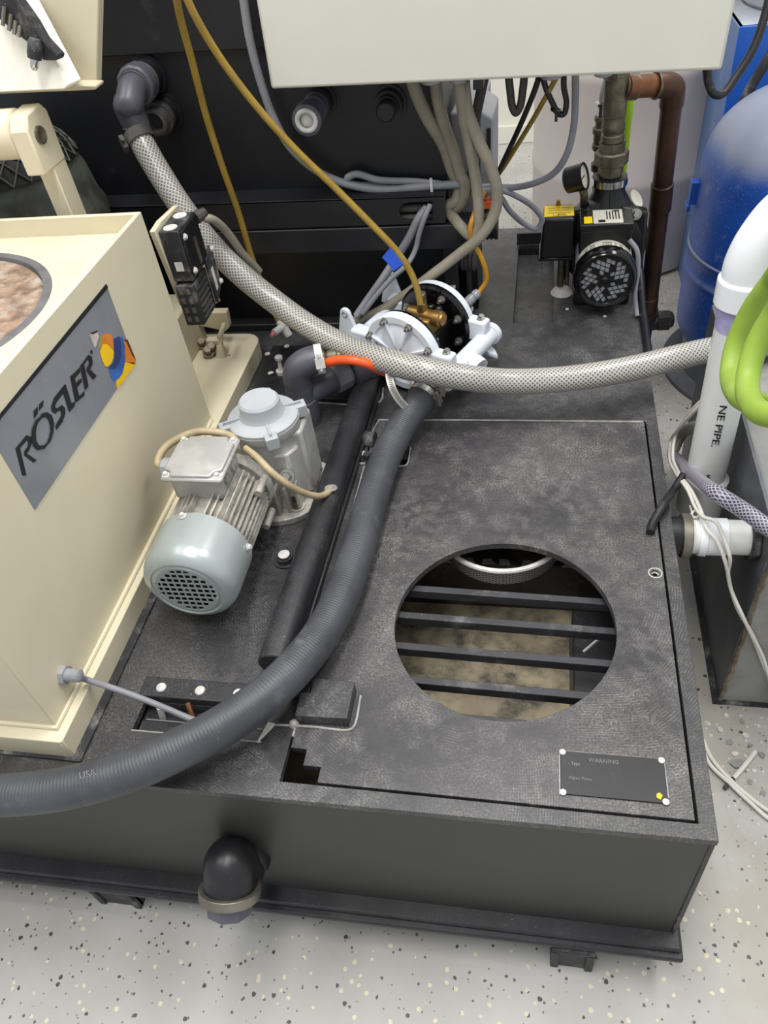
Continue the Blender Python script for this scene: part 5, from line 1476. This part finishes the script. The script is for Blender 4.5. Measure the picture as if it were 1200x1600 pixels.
build('pink_stub', MB().cyl(q3, Vector((-0.2518,0.9350,0.0756)), 0.0045, n=12), 'pink', ef, label='faded pink stub')

# ------------------------------------------------------------------ hoses
bh = thing('braided_hose', 'thick clear braided hose draped across the deck over the white pump', 'hose', (0.0, 0.85, 0.0))
Hp = [(-0.4380,0.9920,0.4730), (-0.4223,0.9750,0.4506), (-0.3997,0.9550,0.4149), (-0.3611,0.9300,0.3532), (-0.3149,0.9150,0.2844), (-0.2648,0.9000,0.2318), (-0.2039,0.8800,0.1859), (-0.1363,0.8450,0.1544), (-0.0522,0.7950,0.1362), (0.0303,0.7450,0.1387), (0.1049,0.7150,0.1378), (0.1727,0.7150,0.1223), (0.2506,0.7350,0.0983), (0.3298,0.7500,0.0903), (0.4089,0.7700,0.0870), (0.4888,0.8000,0.0839), (0.5581,0.8300,0.0838), (0.6310,0.8700,0.0746), (0.7331,0.9200,0.0509), (0.8501,0.9800,0.0366), (1.15, 1.14, 0.044), (1.6, 1.18, 0.0), (2.2, 1.22, -0.1)]
build('hose_wall', MB().tube(Hp, 0.0232, 28, 8), 'braid', bh)
hose_clamp('hose_clamp', Vector(Hp[0]).lerp(Vector(Hp[1]), 0.15), Vector(Hp[1]) - Vector(Hp[0]), 0.0265, 0.020, bh, 'dusty_pipe', side=(-0.8, -0.6, 0))
rh = thing('rubber_hose', 'thick black rubber hose curving over the front edge of the tank', 'hose', (0.0, 0.3, 0.0))
Rp = [(0.1033,0.7582,0.0620), (0.0914,0.7247,0.0600), (0.0717,0.6852,0.0500), (0.0524,0.6232,0.0400), (0.0412,0.5436,0.0340), (0.0364,0.4518,0.0310), (0.0336,0.3615,0.0310), (0.0276,0.2789,0.0330), (0.0146,0.2055,0.0380), (-0.0050,0.1391,0.0500), (-0.0337,0.0832,0.0580), (-0.0758,0.0390,0.0560), (-0.1285,0.0029,0.0500), (-0.1885,-0.0301,0.0430), (-0.2524,-0.0530,0.0360), (-0.3123,-0.0657,0.0300), (-0.3856,-0.0731,0.0240), (-0.4965,-0.0712,0.0180), (-0.75, -0.09, 0.0), (-1.1, -0.10, -0.02)]
build('hose_wall', MB().tube(Rp, 0.0272, 32, 8), 'rubber_hose', rh)
cdir = (Vector(Rp[0]) - Vector(Rp[2])).normalized()
cpt = Vector(Rp[0]).lerp(Vector(Rp[1]), 0.55)
hose_clamp('hose_clamp', cpt, cdir, 0.0282, 0.012, rh, 'steel', side=(0.9, -0.2, 0.1))
hose_clamp('hose_clamp', cpt + cdir * 0.016, cdir, 0.0282, 0.012, rh, 'dull_steel', side=(0.9, -0.1, 0.35))
nip = Vector(Rp[0])
build('hose_nipple', MB().cyl(nip - cdir * 0.01, nip + cdir * 0.075, 0.0215, n=20), 'polypro', rh, label='white nipple of the pump outlet')
Mh = basis(Vector((-0.2756,-0.0688,0.0620)), Vector(Rp[13]) - Vector(Rp[15]), (0.1, 0.7, 0.7))
build('hose_print', text_mb('USA', 0.012, basis(Vector((-0.2257,-0.0500,0.0665)), Vector(Rp[13]) - Vector(Rp[15]), (0.0, 0.72, 0.69)), 0.0004), 'print_faded', rh, smooth=0)
tube_obj('orange_hose', [(-0.0800,0.7466,0.1330), (-0.0554,0.7412,0.1420), (-0.0227,0.7288,0.1500), (0.0030,0.7310,0.1400), (0.0187,0.7438,0.1200), (0.0310,0.7654,0.0980), (0.0537,0.7926,0.0820)], 0.0088, 'orange_hose', 'short orange hose from the grey elbow to the white pump', 'hose', n=16)
mb = MB()
pts = spline([(0.0461,0.7350,0.1383), (0.0424,0.7200,0.1265), (0.0495,0.7000,0.1097), (0.0608,0.6900,0.0915), (0.0774,0.6850,0.0722)], 8)
vs, fs = [], []
for i, p in enumerate(pts):
    t = (pts[min(i + 1, len(pts) - 1)] - pts[max(0, i - 1)]).normalized()
    s_ = t.cross(Vector((0.25, -0.6, 0.75))).normalized() * 0.0068
    nn = s_.cross(t).normalized() * 0.0005
    vs += [p + s_ + nn, p - s_ + nn, p - s_ - nn, p + s_ - nn]
for i in range(len(pts) - 1):
    for q in range(4):
        q2 = (q + 1) % 4
        fs.append((4 * i + q, 4 * i + q2, 4 * i + 4 + q2, 4 * i + 4 + q))
mb.add(vs, fs)
stp = tag(build('clamp_strap', mb, 'steel'), 'loose slotted metal clamp strap hanging below the braided hose', 'strap')
mb = MB()
for i in range(3, len(pts) - 2):
    t = (pts[i + 1] - pts[i - 1]).normalized()
    s_ = t.cross(Vector((0.25, -0.6, 0.75))).normalized()
    Mk = basis(pts[i], s_, t)
    mb.box(-0.0036, 0.0036, -0.0008, 0.0008, -0.0009, 0.0009, Mk)
build('strap_slots', mb, 'dark_cable', stp)

# grey pipe tee with union beside the gear motor
te = thing('pipe_tee', 'dark grey plastic pipe tee with union standing behind the gear motor', 'fitting', (-0.1401,0.7471,0.0000))
bs_ = Vector((-0.142, 0.742, 0.0))
tz = Vector((-0.1078,0.7350,0.1227))
tx = Vector((bs_.x, bs_.y, tz.z))
build('riser', MB().lathe((bs_.x, bs_.y, 0.0), up, [(0, 0.030), (0.055, 0.030), (0.056, 0.0275), (0.085, 0.0275)], 26), 'pipe_grey', te)
tz_ = 0.128
bend = [(bs_.x, bs_.y, 0.08), (bs_.x, bs_.y, 0.105), (bs_.x + 0.006, bs_.y + 0.002, 0.123), (bs_.x + 0.026, bs_.y + 0.010, 0.133), (bs_.x + 0.052, bs_.y + 0.018, 0.134)]
build('bend', MB().tube(bend, 0.0268, 24, 8), 'pipe_grey', te)
hd_ = Vector((0.95, 0.31, 0.0)).normalized()
hc_ = Vector(bend[-1])
hose_clamp('hose_clamp', hc_ - hd_ * 0.006, hd_, 0.0272, 0.014, te, 'dirty_white', side=(0.3, -0.9, 0.3))
build('hose_barb', MB().lathe(hc_, hd_, [(-0.01, 0.020), (0.004, 0.020), (0.006, 0.010), (0.012, 0.013), (0.026, 0.013), (0.028, 0.009), (0.034, 0.009)], 12), 'brass_old', te)
br_d = Vector((0.72, 0.69, 0.03)).normalized()
b0_ = Vector((bs_.x + 0.006, bs_.y + 0.006, 0.060))
build('branch', MB().cyl(b0_, b0_ + br_d * 0.075, 0.024, n=22), 'pipe_grey', te)
un = build('union_body', MB().lathe(b0_ + br_d * 0.066, br_d, [(0, 0.030), (0.030, 0.030), (0.030, 0.027), (0.036, 0.027)], 10), 'union_grey', te, 0.0015)
build('union_nut', MB().lathe(b0_ + br_d * 0.102, br_d, [(0, 0.032), (0.004, 0.036), (0.022, 0.037), (0.026, 0.037), (0.026, 0.034), (0.038, 0.036), (0.056, 0.036), (0.060, 0.032)], 14), 'pipe_grey', te, 0.0015)
build('outlet_pipe', MB().cyl(b0_ + br_d * 0.158, b0_ + br_d * 0.20, 0.022, n=18), 'pipe_grey', te)

# conduit leaving the switch box over the braided hose
tube_obj('cable', [(-0.3020,0.8800,0.3592), (-0.2910,0.8850,0.3553), (-0.2825,0.9000,0.3359), (-0.2764,0.9200,0.3012), (-0.2698,0.9350,0.2637), (-0.2606,0.9500,0.2329), (-0.2538,0.9600,0.2108)], 0.0078, 'beige_cable', 'brownish cable arching from the switch box over the braided hose', 'cable')
# thin cable from housing gland to the terminal lug in the recess
tube_obj('cable', [(-0.2920,0.0723,0.0901), (-0.2975,0.0888,0.0550), (-0.2629,0.0835,0.0500), (-0.2230,0.0794,0.0360), (-0.1824,0.0734,0.0220), (-0.1470,0.0680,0.0080), (-0.1308,0.0669,0.0040)], 0.0044, 'grey_cable', 'thin grey earth cable from the housing gland to the copper lug', 'cable')
lg = thing('copper_lug', 'bent copper lug and frayed wire at the end of the grey earth cable', 'lug', (-0.1573,0.0817,-0.0100))
mb = MB().tube([(-0.1604,0.0906,0.0120), (-0.1550,0.0817,0.0040), (-0.1489,0.0720,-0.0060)], 0.0036, 8, 4)
build('lug_blade', mb, 'copper', lg)
mb = MB()
for k in range(6):
    mb.tube([(-0.1308,0.0669,0.0040), Vector((-0.1454,0.0710,-0.0020)) + Vector((0.002 * k - 0.005, 0.003 * (k % 3) - 0.003, 0)), Vector((-0.1489,0.0604,-0.0100)) + Vector((0.003 * k - 0.008, 0.002 * (k % 2), 0.002 * (k % 3)))], 0.0013, 5, 4)
build('wire_strand', mb, 'bronze', lg)

# ------------------------------------------------------------------ right side: trough, pipes, green hose
tro = thing('settling_trough', 'grey steel settling trough on the floor right of the tank', 'trough', (0.9, 0.8, FLOOR))
mb = MB().box(0.660, 0.666, 0.432, 1.10, FLOOR + 0.003, 0.032)
build('side_plate', mb, 'sheet_steel', tro)
build('front_plate', MB().box(0.666, 1.25, 0.432, 0.438, FLOOR + 0.003, 0.032), 'concrete', tro)
build('back_plate', MB().box(0.666, 1.25, 1.094, 1.10, FLOOR + 0.003, 0.032), 'concrete', tro)
build('cover_sheet', MB().box(0.666, 1.25, 0.438, 1.094, 0.012, 0.020), 'concrete', tro)
mb = MB()
random.seed(3)
ps_ = []
for i in range(24):
    z_ = FLOOR + 0.004 + 0.43 * i / 23
    ps_.append((0.664 + random.uniform(-0.002, 0.003), 0.432 + random.uniform(-0.003, 0.002), z_))
mb.tube(ps_, 0.0042, 7, 2)
build('corner_bead', mb, 'rusty_edge', tro, label='rusty corner weld')
build('floor_skirt', MB().box(0.650, 1.26, 0.424, 1.11, FLOOR, FLOOR + 0.006), 'dusty_black', tro)
sb = thing('stub_pipe', 'short white pipe stub between the tank side and the steel trough', 'pipe', (0.6, 0.494, -0.036))
c_ = Vector((0.559, 0.494, -0.036))
build('threaded_end', MB().lathe(c_, (1, 0, 0), [(0, 0.029)] + [(0.002 * i, 0.0285 + 0.001 * (i % 2)) for i in range(1, 6)] + [(0.012, 0.029)], 26), 'white_pvc', sb)
build('hex_coupling', MB().lathe(c_ + Vector((0.010, 0, 0)), (1, 0, 0), [(0, 0.033), (0.012, 0.034), (0.012, 0.0315), (0.044, 0.0315)], 12), 'white_fitting', sb, 0.001)
build('pipe_wall', MB().cyl(c_ + Vector((0.052, 0, 0)), c_ + Vector((0.101, 0, 0)), 0.0285, n=28), 'white_pvc', sb)
build('locknut', MB().lathe((0.646, 0.494, -0.036), (1, 0, 0), [(0, 0.040), (0.012, 0.040), (0.014, 0.036)], 6), 'dusty_black', sb, 0.002)
# second nut inside the trough corner
pv = thing('drain_pipe', 'tall white plastic drain pipe with elbow at the right edge', 'pipe', (0.61, 0.68, -0.08))
P0 = Vector((0.6110,0.6774,-0.0916))
P1 = Vector((0.6070,0.6855,0.2871))
dv = (P1 - P0).normalized()
build('pipe_wall', MB().cyl(P0 - dv * 0.02, P1, 0.0335, n=32), 'white_pvc', pv)
build('lower_coupling', MB().lathe(P0 - dv * 0.055, dv, [(0, 0.034), (0.0, 0.041), (0.075, 0.041), (0.080, 0.035)], 32), 'white_pvc', pv, 0.001)
build('primer_band', MB().lathe(P1 - dv * 0.052, dv, [(0, 0.0338), (0.05, 0.0340)], 32, cap=False), 'purple_primer', pv, label='purple primer stain')
build('elbow_socket', MB().lathe(P1 - dv * 0.012, dv, [(0, 0.0345), (0.001, 0.042), (0.040, 0.042), (0.044, 0.038)], 32), 'white_fitting', pv, 0.001)
e1 = Vector((0.6400,0.7235,0.3379))
build('elbow', MB().tube([P1 + dv * 0.02, P1 + dv * 0.05, P1 + dv * 0.085 + Vector((0.010, 0, 0)), P1 + dv * 0.125 + Vector((0.035, 0, 0)), P1 + dv * 0.150 + Vector((0.085, 0, 0)), P1 + dv * 0.152 + Vector((0.15, 0, 0)), P1 + dv * 0.153 + Vector((0.9, 0, 0)), P1 + dv * 0.153 + Vector((1.8, 0, 0))], 0.0375, 28, 8), 'white_fitting', pv)
tdx = Vector((0.306, -0.42, 0.915)) - P0.lerp(P1, 0.4)
tdx = (tdx - dv * tdx.dot(dv)).normalized()
for s_, t_, size, sh in (('NE PIPE.', 0.42, 0.0165, 1.5), ('NSF-pw', 0.10, 0.010, 1.0)):
    c = P0.lerp(P1, t_) + tdx * 0.0337
    build('pipe_lettering', text_mb(s_, size, basis(c, -dv, tdx.cross(-dv)) @ Matrix.Translation((0, 0.004, 0)), 0.0006, sx=sh), 'print_black', pv, smooth=0)
gh = build('green_hose', MB().tube([(1.6, 0.9, 0.60), (1.1, 0.78, 0.56), (0.78, 0.60, 0.48), (0.6000,0.4961,0.4451), (0.5920,0.5276,0.3954), (0.5820,0.5446,0.3480), (0.5720,0.5440,0.2966), (0.5660,0.5170,0.2681), (0.5620,0.4648,0.2738), (0.5660,0.4172,0.2905), (0.5800,0.3810,0.3137), (0.6000,0.3260,0.3586), (0.72, 0.24, 0.33), (1.0, 0.30, 0.24), (1.5, 0.45, 0.2)], 0.0135, 16, 10), 'green_hose')
tag(gh, 'lime green hose loop in front of the white drain pipe, left loop', 'hose')
gh = build('green_hose', MB().tube([(1.6, 0.80, 0.55), (1.1, 0.68, 0.51), (0.77, 0.52, 0.44), (0.5850,0.4066,0.4608), (0.5750,0.4265,0.4117), (0.5620,0.4228,0.3650), (0.5550,0.3973,0.3367), (0.5520,0.3562,0.3359), (0.5560,0.3182,0.3482), (0.5700,0.2946,0.3630), (0.5900,0.2786,0.3839), (0.70, 0.20, 0.36), (1.0, 0.22, 0.26), (1.5, 0.35, 0.2)], 0.0140, 16, 10), 'green_hose')
tag(gh, 'dusty green hose loop lowest at the right picture edge', 'hose')
tag(build('green_hose', MB().tube([(0.4935,1.5500,0.3757), (0.4949,1.5500,0.3100), (0.4945,1.5600,0.2087), (0.4969,1.5700,0.0981), (0.4990,1.5750,0.0140)], 0.0115, 14, 8), 'green_bright'), 'bright green hose hanging straight down behind the brass riser', 'hose')
tube_obj('braided_hose', [(0.6400,0.8354,-0.0829), (0.6320,0.9102,-0.1409), (0.6220,0.9742,-0.2153), (0.6100,0.9643,-0.2515), (0.5960,0.8351,-0.1734)], 0.0125, 'braid_dust', 'dusty beige hose bend behind the white drain pipe', 'hose', n=18)
tube_obj('braided_hose', [(0.5980,0.8726,-0.1953), (0.5820,0.7042,-0.0785), (0.5740,0.5615,0.0201), (0.5820,0.4754,0.0732), (0.6130,0.4578,0.0620), (0.6495,0.4267,0.0520), (0.6966,0.3799,0.0480), (0.90, 0.34, 0.02), (1.3, 0.30, -0.05), (2.0, 0.28, -0.2)], 0.0125, 'braid_purple', 'purple grey braided hose crossing in front of the white drain pipe', 'hose', n=18)
tube_obj('cable', [(0.6050,0.7099,0.1097), (0.5900,0.7198,0.0732), (0.5800,0.7834,-0.0224), (0.5720,0.8000,-0.0823), (0.5660,0.7605,-0.0928), (0.5620,0.6722,-0.0567), (0.5620,0.5509,0.0067), (0.5680,0.4981,0.0149), (0.5750,0.4750,0.0012), (0.5900,0.4597,-0.0097), (0.6060,0.4406,-0.0400), (0.6250,0.4404,-0.1011), (0.6480,0.4209,-0.1446), (0.6840,0.4240,-0.2215), (0.7182,0.4200,-0.2981), (0.7746,0.4120,-0.4038), (0.95, 0.38, -0.4165), (1.4, 0.36, -0.4165)], 0.0032, 'white_cable', 'thin white cable passing left of the drain pipe and down the trough front', 'cable')
tube_obj('cable', [(0.6020,0.7016,0.0973), (0.5880,0.7195,0.0598), (0.5760,0.7768,-0.0308), (0.5680,0.8092,-0.0981), (0.5620,0.7659,-0.1024), (0.5580,0.6719,-0.0597), (0.5580,0.5601,0.0008), (0.5630,0.5117,0.0084), (0.5700,0.4854,0.0162), (0.5840,0.4705,0.0219), (0.5960,0.4552,0.0055), (0.6060,0.4342,-0.0149), (0.6180,0.4479,-0.0785), (0.6430,0.4376,-0.1461), (0.6693,0.4250,-0.1881), (0.6992,0.4210,-0.2474), (0.7597,0.4120,-0.3626), (0.94, 0.395, -0.4165), (1.4, 0.38, -0.4165)], 0.0032, 'white_cable', 'thin white cable looping over the white stub pipe beside its twin', 'cable')
tag(build('cable_tie', MB().torus((0.5640,0.5121,-0.0036), (0.5, 0.2, -0.8), 0.0065, 0.0022, 14, 6).cyl((0.5620,0.5235,-0.0135), (0.5600,0.5411,-0.0132), 0.0016, n=6), 'white_cable'), 'white tie bundling the two thin white cables', 'tie')
tube_obj('cable', [(0.6213,0.3438,-0.4120), (0.6318,0.3072,-0.4120), (0.6520,0.2765,-0.4120), (0.6786,0.2465,-0.4120), (0.7243,0.2140,-0.4160), (1.0, 0.13, -0.416), (1.6, 0.16, -0.416)], 0.0036, 'white_cable', 'white cable on the floor beside the tank corner, upper strand', 'cable')
tube_obj('cable', [(0.6170,0.3269,-0.4120), (0.6280,0.2945,-0.4120), (0.6552,0.2627,-0.4120), (0.6815,0.2332,-0.4120), (0.7216,0.1995,-0.4160), (1.0, 0.11, -0.416), (1.6, 0.13, -0.416)], 0.0036, 'white_cable', 'white cable on the floor beside the tank corner, lower strand', 'cable')
tube_obj('rubber_strap', [(0.5614,0.6300,-0.0250), (0.5444,0.6000,-0.0311), (0.5146,0.5167,0.0160), (0.5000,0.4894,0.0120), (0.4911,0.4700,0.0080), (0.4882,0.4568,0.0070)], 0.0068, 'black_cable', 'black rubber strap hooked over the right edge of the tank', 'strap')
tube_obj('cable', [(0.5114,1.2800,0.0941), (0.5221,1.2700,0.0531), (0.5272,1.2200,0.0248), (0.5266,1.1500,0.0091), (0.5266,1.0541,0.0040), (0.5263,0.9695,0.0040), (0.5278,0.9127,0.0040)], 0.0085, 'black_cable', 'dusty black cable lying along the right edge of the deck by the water pump', 'cable')

# ------------------------------------------------------------------ background vessels
dr_ = thing('plastic_drum', 'tall off-white plastic drum standing behind the copper pipe', 'drum', (0.57, 2.33, FLOOR))
prof = [(0.0, 0.27), (0.012, 0.292), (0.03, 0.298), (0.30, 0.300), (0.31, 0.303), (0.33, 0.303), (0.34, 0.300), (0.60, 0.300), (0.61, 0.303), (0.63, 0.303), (0.64, 0.300), (0.90, 0.298), (0.93, 0.28), (0.94, 0.24)]
build('drum_wall', MB().lathe((0.57, 2.33, FLOOR), up, prof, 64), 'drum_white', dr_)
bt = thing('pressure_tank', 'scuffed blue pressure tank with dusty domed top', 'tank', (0.93, 1.55, FLOOR))
tc = (0.93, 1.55, FLOOR)
build('tank_shell', MB().lathe(tc, up, [(0.10, 0.20), (0.115, 0.23), (0.145, 0.248), (0.18, 0.25), (0.30, 0.25), (0.304, 0.253), (0.312, 0.253), (0.316, 0.2505), (0.355, 0.2505), (0.359, 0.253), (0.367, 0.253), (0.371, 0.25), (0.56, 0.25)], 72), 'tank_coat', bt)
dm = [(0.56, 0.25)] + [(0.56 + 0.17 * math.sin(math.radians(a)), 0.25 * math.cos(math.radians(a)) ** 0.8) for a in range(6, 90, 6)] + [(0.73, 0.02)]
build('tank_dome', MB().lathe(tc, up, dm, 72), 'tank_coat', bt)
build('tank_skirt', MB().lathe(tc, up, [(0, 0.27), (0.012, 0.27), (0.02, 0.225), (0.11, 0.215)], 56), 'sheet_steel', bt, label='dull grey base skirt')
build('tank_bracket', MB().box(0.664, 0.690, 1.56, 1.59, 0.045, 0.10).box(0.660, 0.668, 1.555, 1.595, 0.030, 0.045), 'cabinet_blue', bt, 0.002)
build('dome_fitting', MB().lathe((0.905, 1.47, FLOOR + 0.70), up, [(0, 0.03), (0.02, 0.028), (0.04, 0.02)], 20), 'black_plastic', bt)
bc = thing('blue_cabinet', 'tall blue cabinet with paler side behind the pressure tank', 'cabinet', (1.2, 2.0, FLOOR))
K0 = Vector((0.7661,1.8500,0.3571))
build('front_panel', MB().box(K0.x, K0.x + 0.8, 1.85, 1.862, FLOOR, K0.z), 'cabinet_blue', bc, 0.002)
Kz = K0.z
build('side_panel', MB().prism([(K0.x, 1.85, FLOOR), (K0.x - 0.004, 2.11, FLOOR), (K0.x - 0.004, 2.11, Kz), (K0.x, 1.85, Kz)], (0.012, 0.001, 0)), 'cabinet_blue_pale', bc, 0.002)
build('cabinet_top', MB().prism([(K0.x + 0.002, 1.855, Kz - 0.006), (K0.x - 0.002, 2.11, Kz - 0.006), (K0.x + 0.8, 2.11, Kz - 0.006), (K0.x + 0.8, 1.855, Kz - 0.006)], (0, 0, 0.006)), 'tub_grey', bc)
tg = thing('grey_tub', 'pale grey tub standing on top of the blue cabinet', 'tub', (1.0, 2.08, Kz))
build('tub_wall', MB().lathe((K0.x + 0.24, 2.08, Kz), up, [(0, 0.19), (0.01, 0.20), (0.14, 0.215), (0.15, 0.225), (0.16, 0.225)], 40), 'tub_grey', tg)
tube_obj('cable', [(0.6173,1.3500,0.4142), (0.6259,1.3500,0.3848), (0.6404,1.3500,0.3638), (0.6594,1.3600,0.3607), (0.6822,1.3800,0.3840), (0.7077,1.4000,0.4228), (0.7219,1.4200,0.4670), (0.7300,1.4400,0.5157)], 0.0085, 'black_cable', 'black cable hanging in a curve in front of the blue cabinet', 'cable')
tube_obj('cable', [(0.7530,1.7200,0.1677), (0.7745,1.7200,0.2110), (0.7962,1.7200,0.2696), (0.8172,1.7200,0.3174), (0.8486,1.7400,0.3784)], 0.0120, 'dusty_black', 'thick dusty black cable slanting up behind the tank dome', 'cable')
tube_obj('cable', [(0.7900,1.7400,0.1858), (0.8134,1.7400,0.2168), (0.8434,1.7400,0.2464), (0.8832,1.7600,0.2773)], 0.0085, 'dusty_black', 'thinner dusty cable just below the thick one at the tank dome', 'cable')

# ------------------------------------------------------------------ debris on the floor
stick = build('broken_stick', MB().tube([(0.6632,0.2734,-0.4130), (0.6811,0.2943,-0.4130), (0.7079,0.3287,-0.4130)], 0.0042, 8, 3), 'white_cable')
tag(stick, 'short broken white plastic stick lying on the floor among crumbs', 'stick')
build('burnt_end', MB().tube([(0.6459,0.2533,-0.4140), (0.6559,0.2649,-0.4140), (0.6632,0.2734,-0.4130)], 0.0038, 7, 3), 'dark_cable', stick)
random.seed(11)
spots = [(1152, 1195, 13), (1165, 1150, 9), (1140, 1160, 7), (1178, 1205, 8), (1190, 1180, 7), (1125, 1140, 6), (1160, 1128, 7), (1185, 1135, 6), (1172, 1222, 6), (1148, 1178, 6), (1195, 1240, 8), (1135, 1118, 5)]
chip = None
for u0, v0, s0 in ():
    pass
CH = [(0.6754,0.3034,-0.4200), (0.6986,0.3620,-0.4200), (0.6690,0.3464,-0.4200), (0.7014,0.2939,-0.4200), (0.7195,0.3262,-0.4200), (0.6560,0.3710,-0.4200), (0.6976,0.3907,-0.4200), (0.7240,0.3839,-0.4200), (0.6916,0.2727,-0.4200), (0.6743,0.3242,-0.4200), (0.7091,0.2535,-0.4200), (0.6715,0.4016,-0.4200), (0.7032,0.3433,-0.4200), (0.6995,0.2275,-0.4200)]
for i, c in enumerate(CH):
    rr = (0.013 if i == 0 else random.uniform(0.005, 0.008))
    n = random.randint(5, 7)
    pts = [(c[0] + rr * random.uniform(0.6, 1.1) * math.cos(2 * math.pi * k / n), c[1] + rr * random.uniform(0.6, 1.1) * math.sin(2 * math.pi * k / n), FLOOR) for k in range(n)]
    o = build('plaster_chip', MB().prism(pts, (0, 0, rr * 0.35)), 'dirty_white' if i % 2 else 'concrete', smooth=0)
    if i == 0:
        tag(o, 'largest flat plaster chip on the floor beside the broken stick', 'chip')
    else:
        tag(o, 'small pale plaster chip on the floor right of the tank', 'chip', 'small plaster chips on the floor')
mb = MB()
for i in range(160):
    t = random.random()
    x_ = random.uniform(0.56, 0.85)
    y_ = random.gauss(0.27, 0.11)
    if x_ < 0.55 or y_ > 0.42:
        continue
    rr = random.uniform(0.0012, 0.0035)
    mb.dome((x_, y_, FLOOR), (0, 0, 1), rr, rr * 0.7, 6, 2)
gr = build('floor_crumbs', mb, 'dirty_white', smooth=0)
gr['kind'] = 'stuff'
tag(gr, 'pale gritty crumbs scattered on the floor right of the tank', 'crumbs')
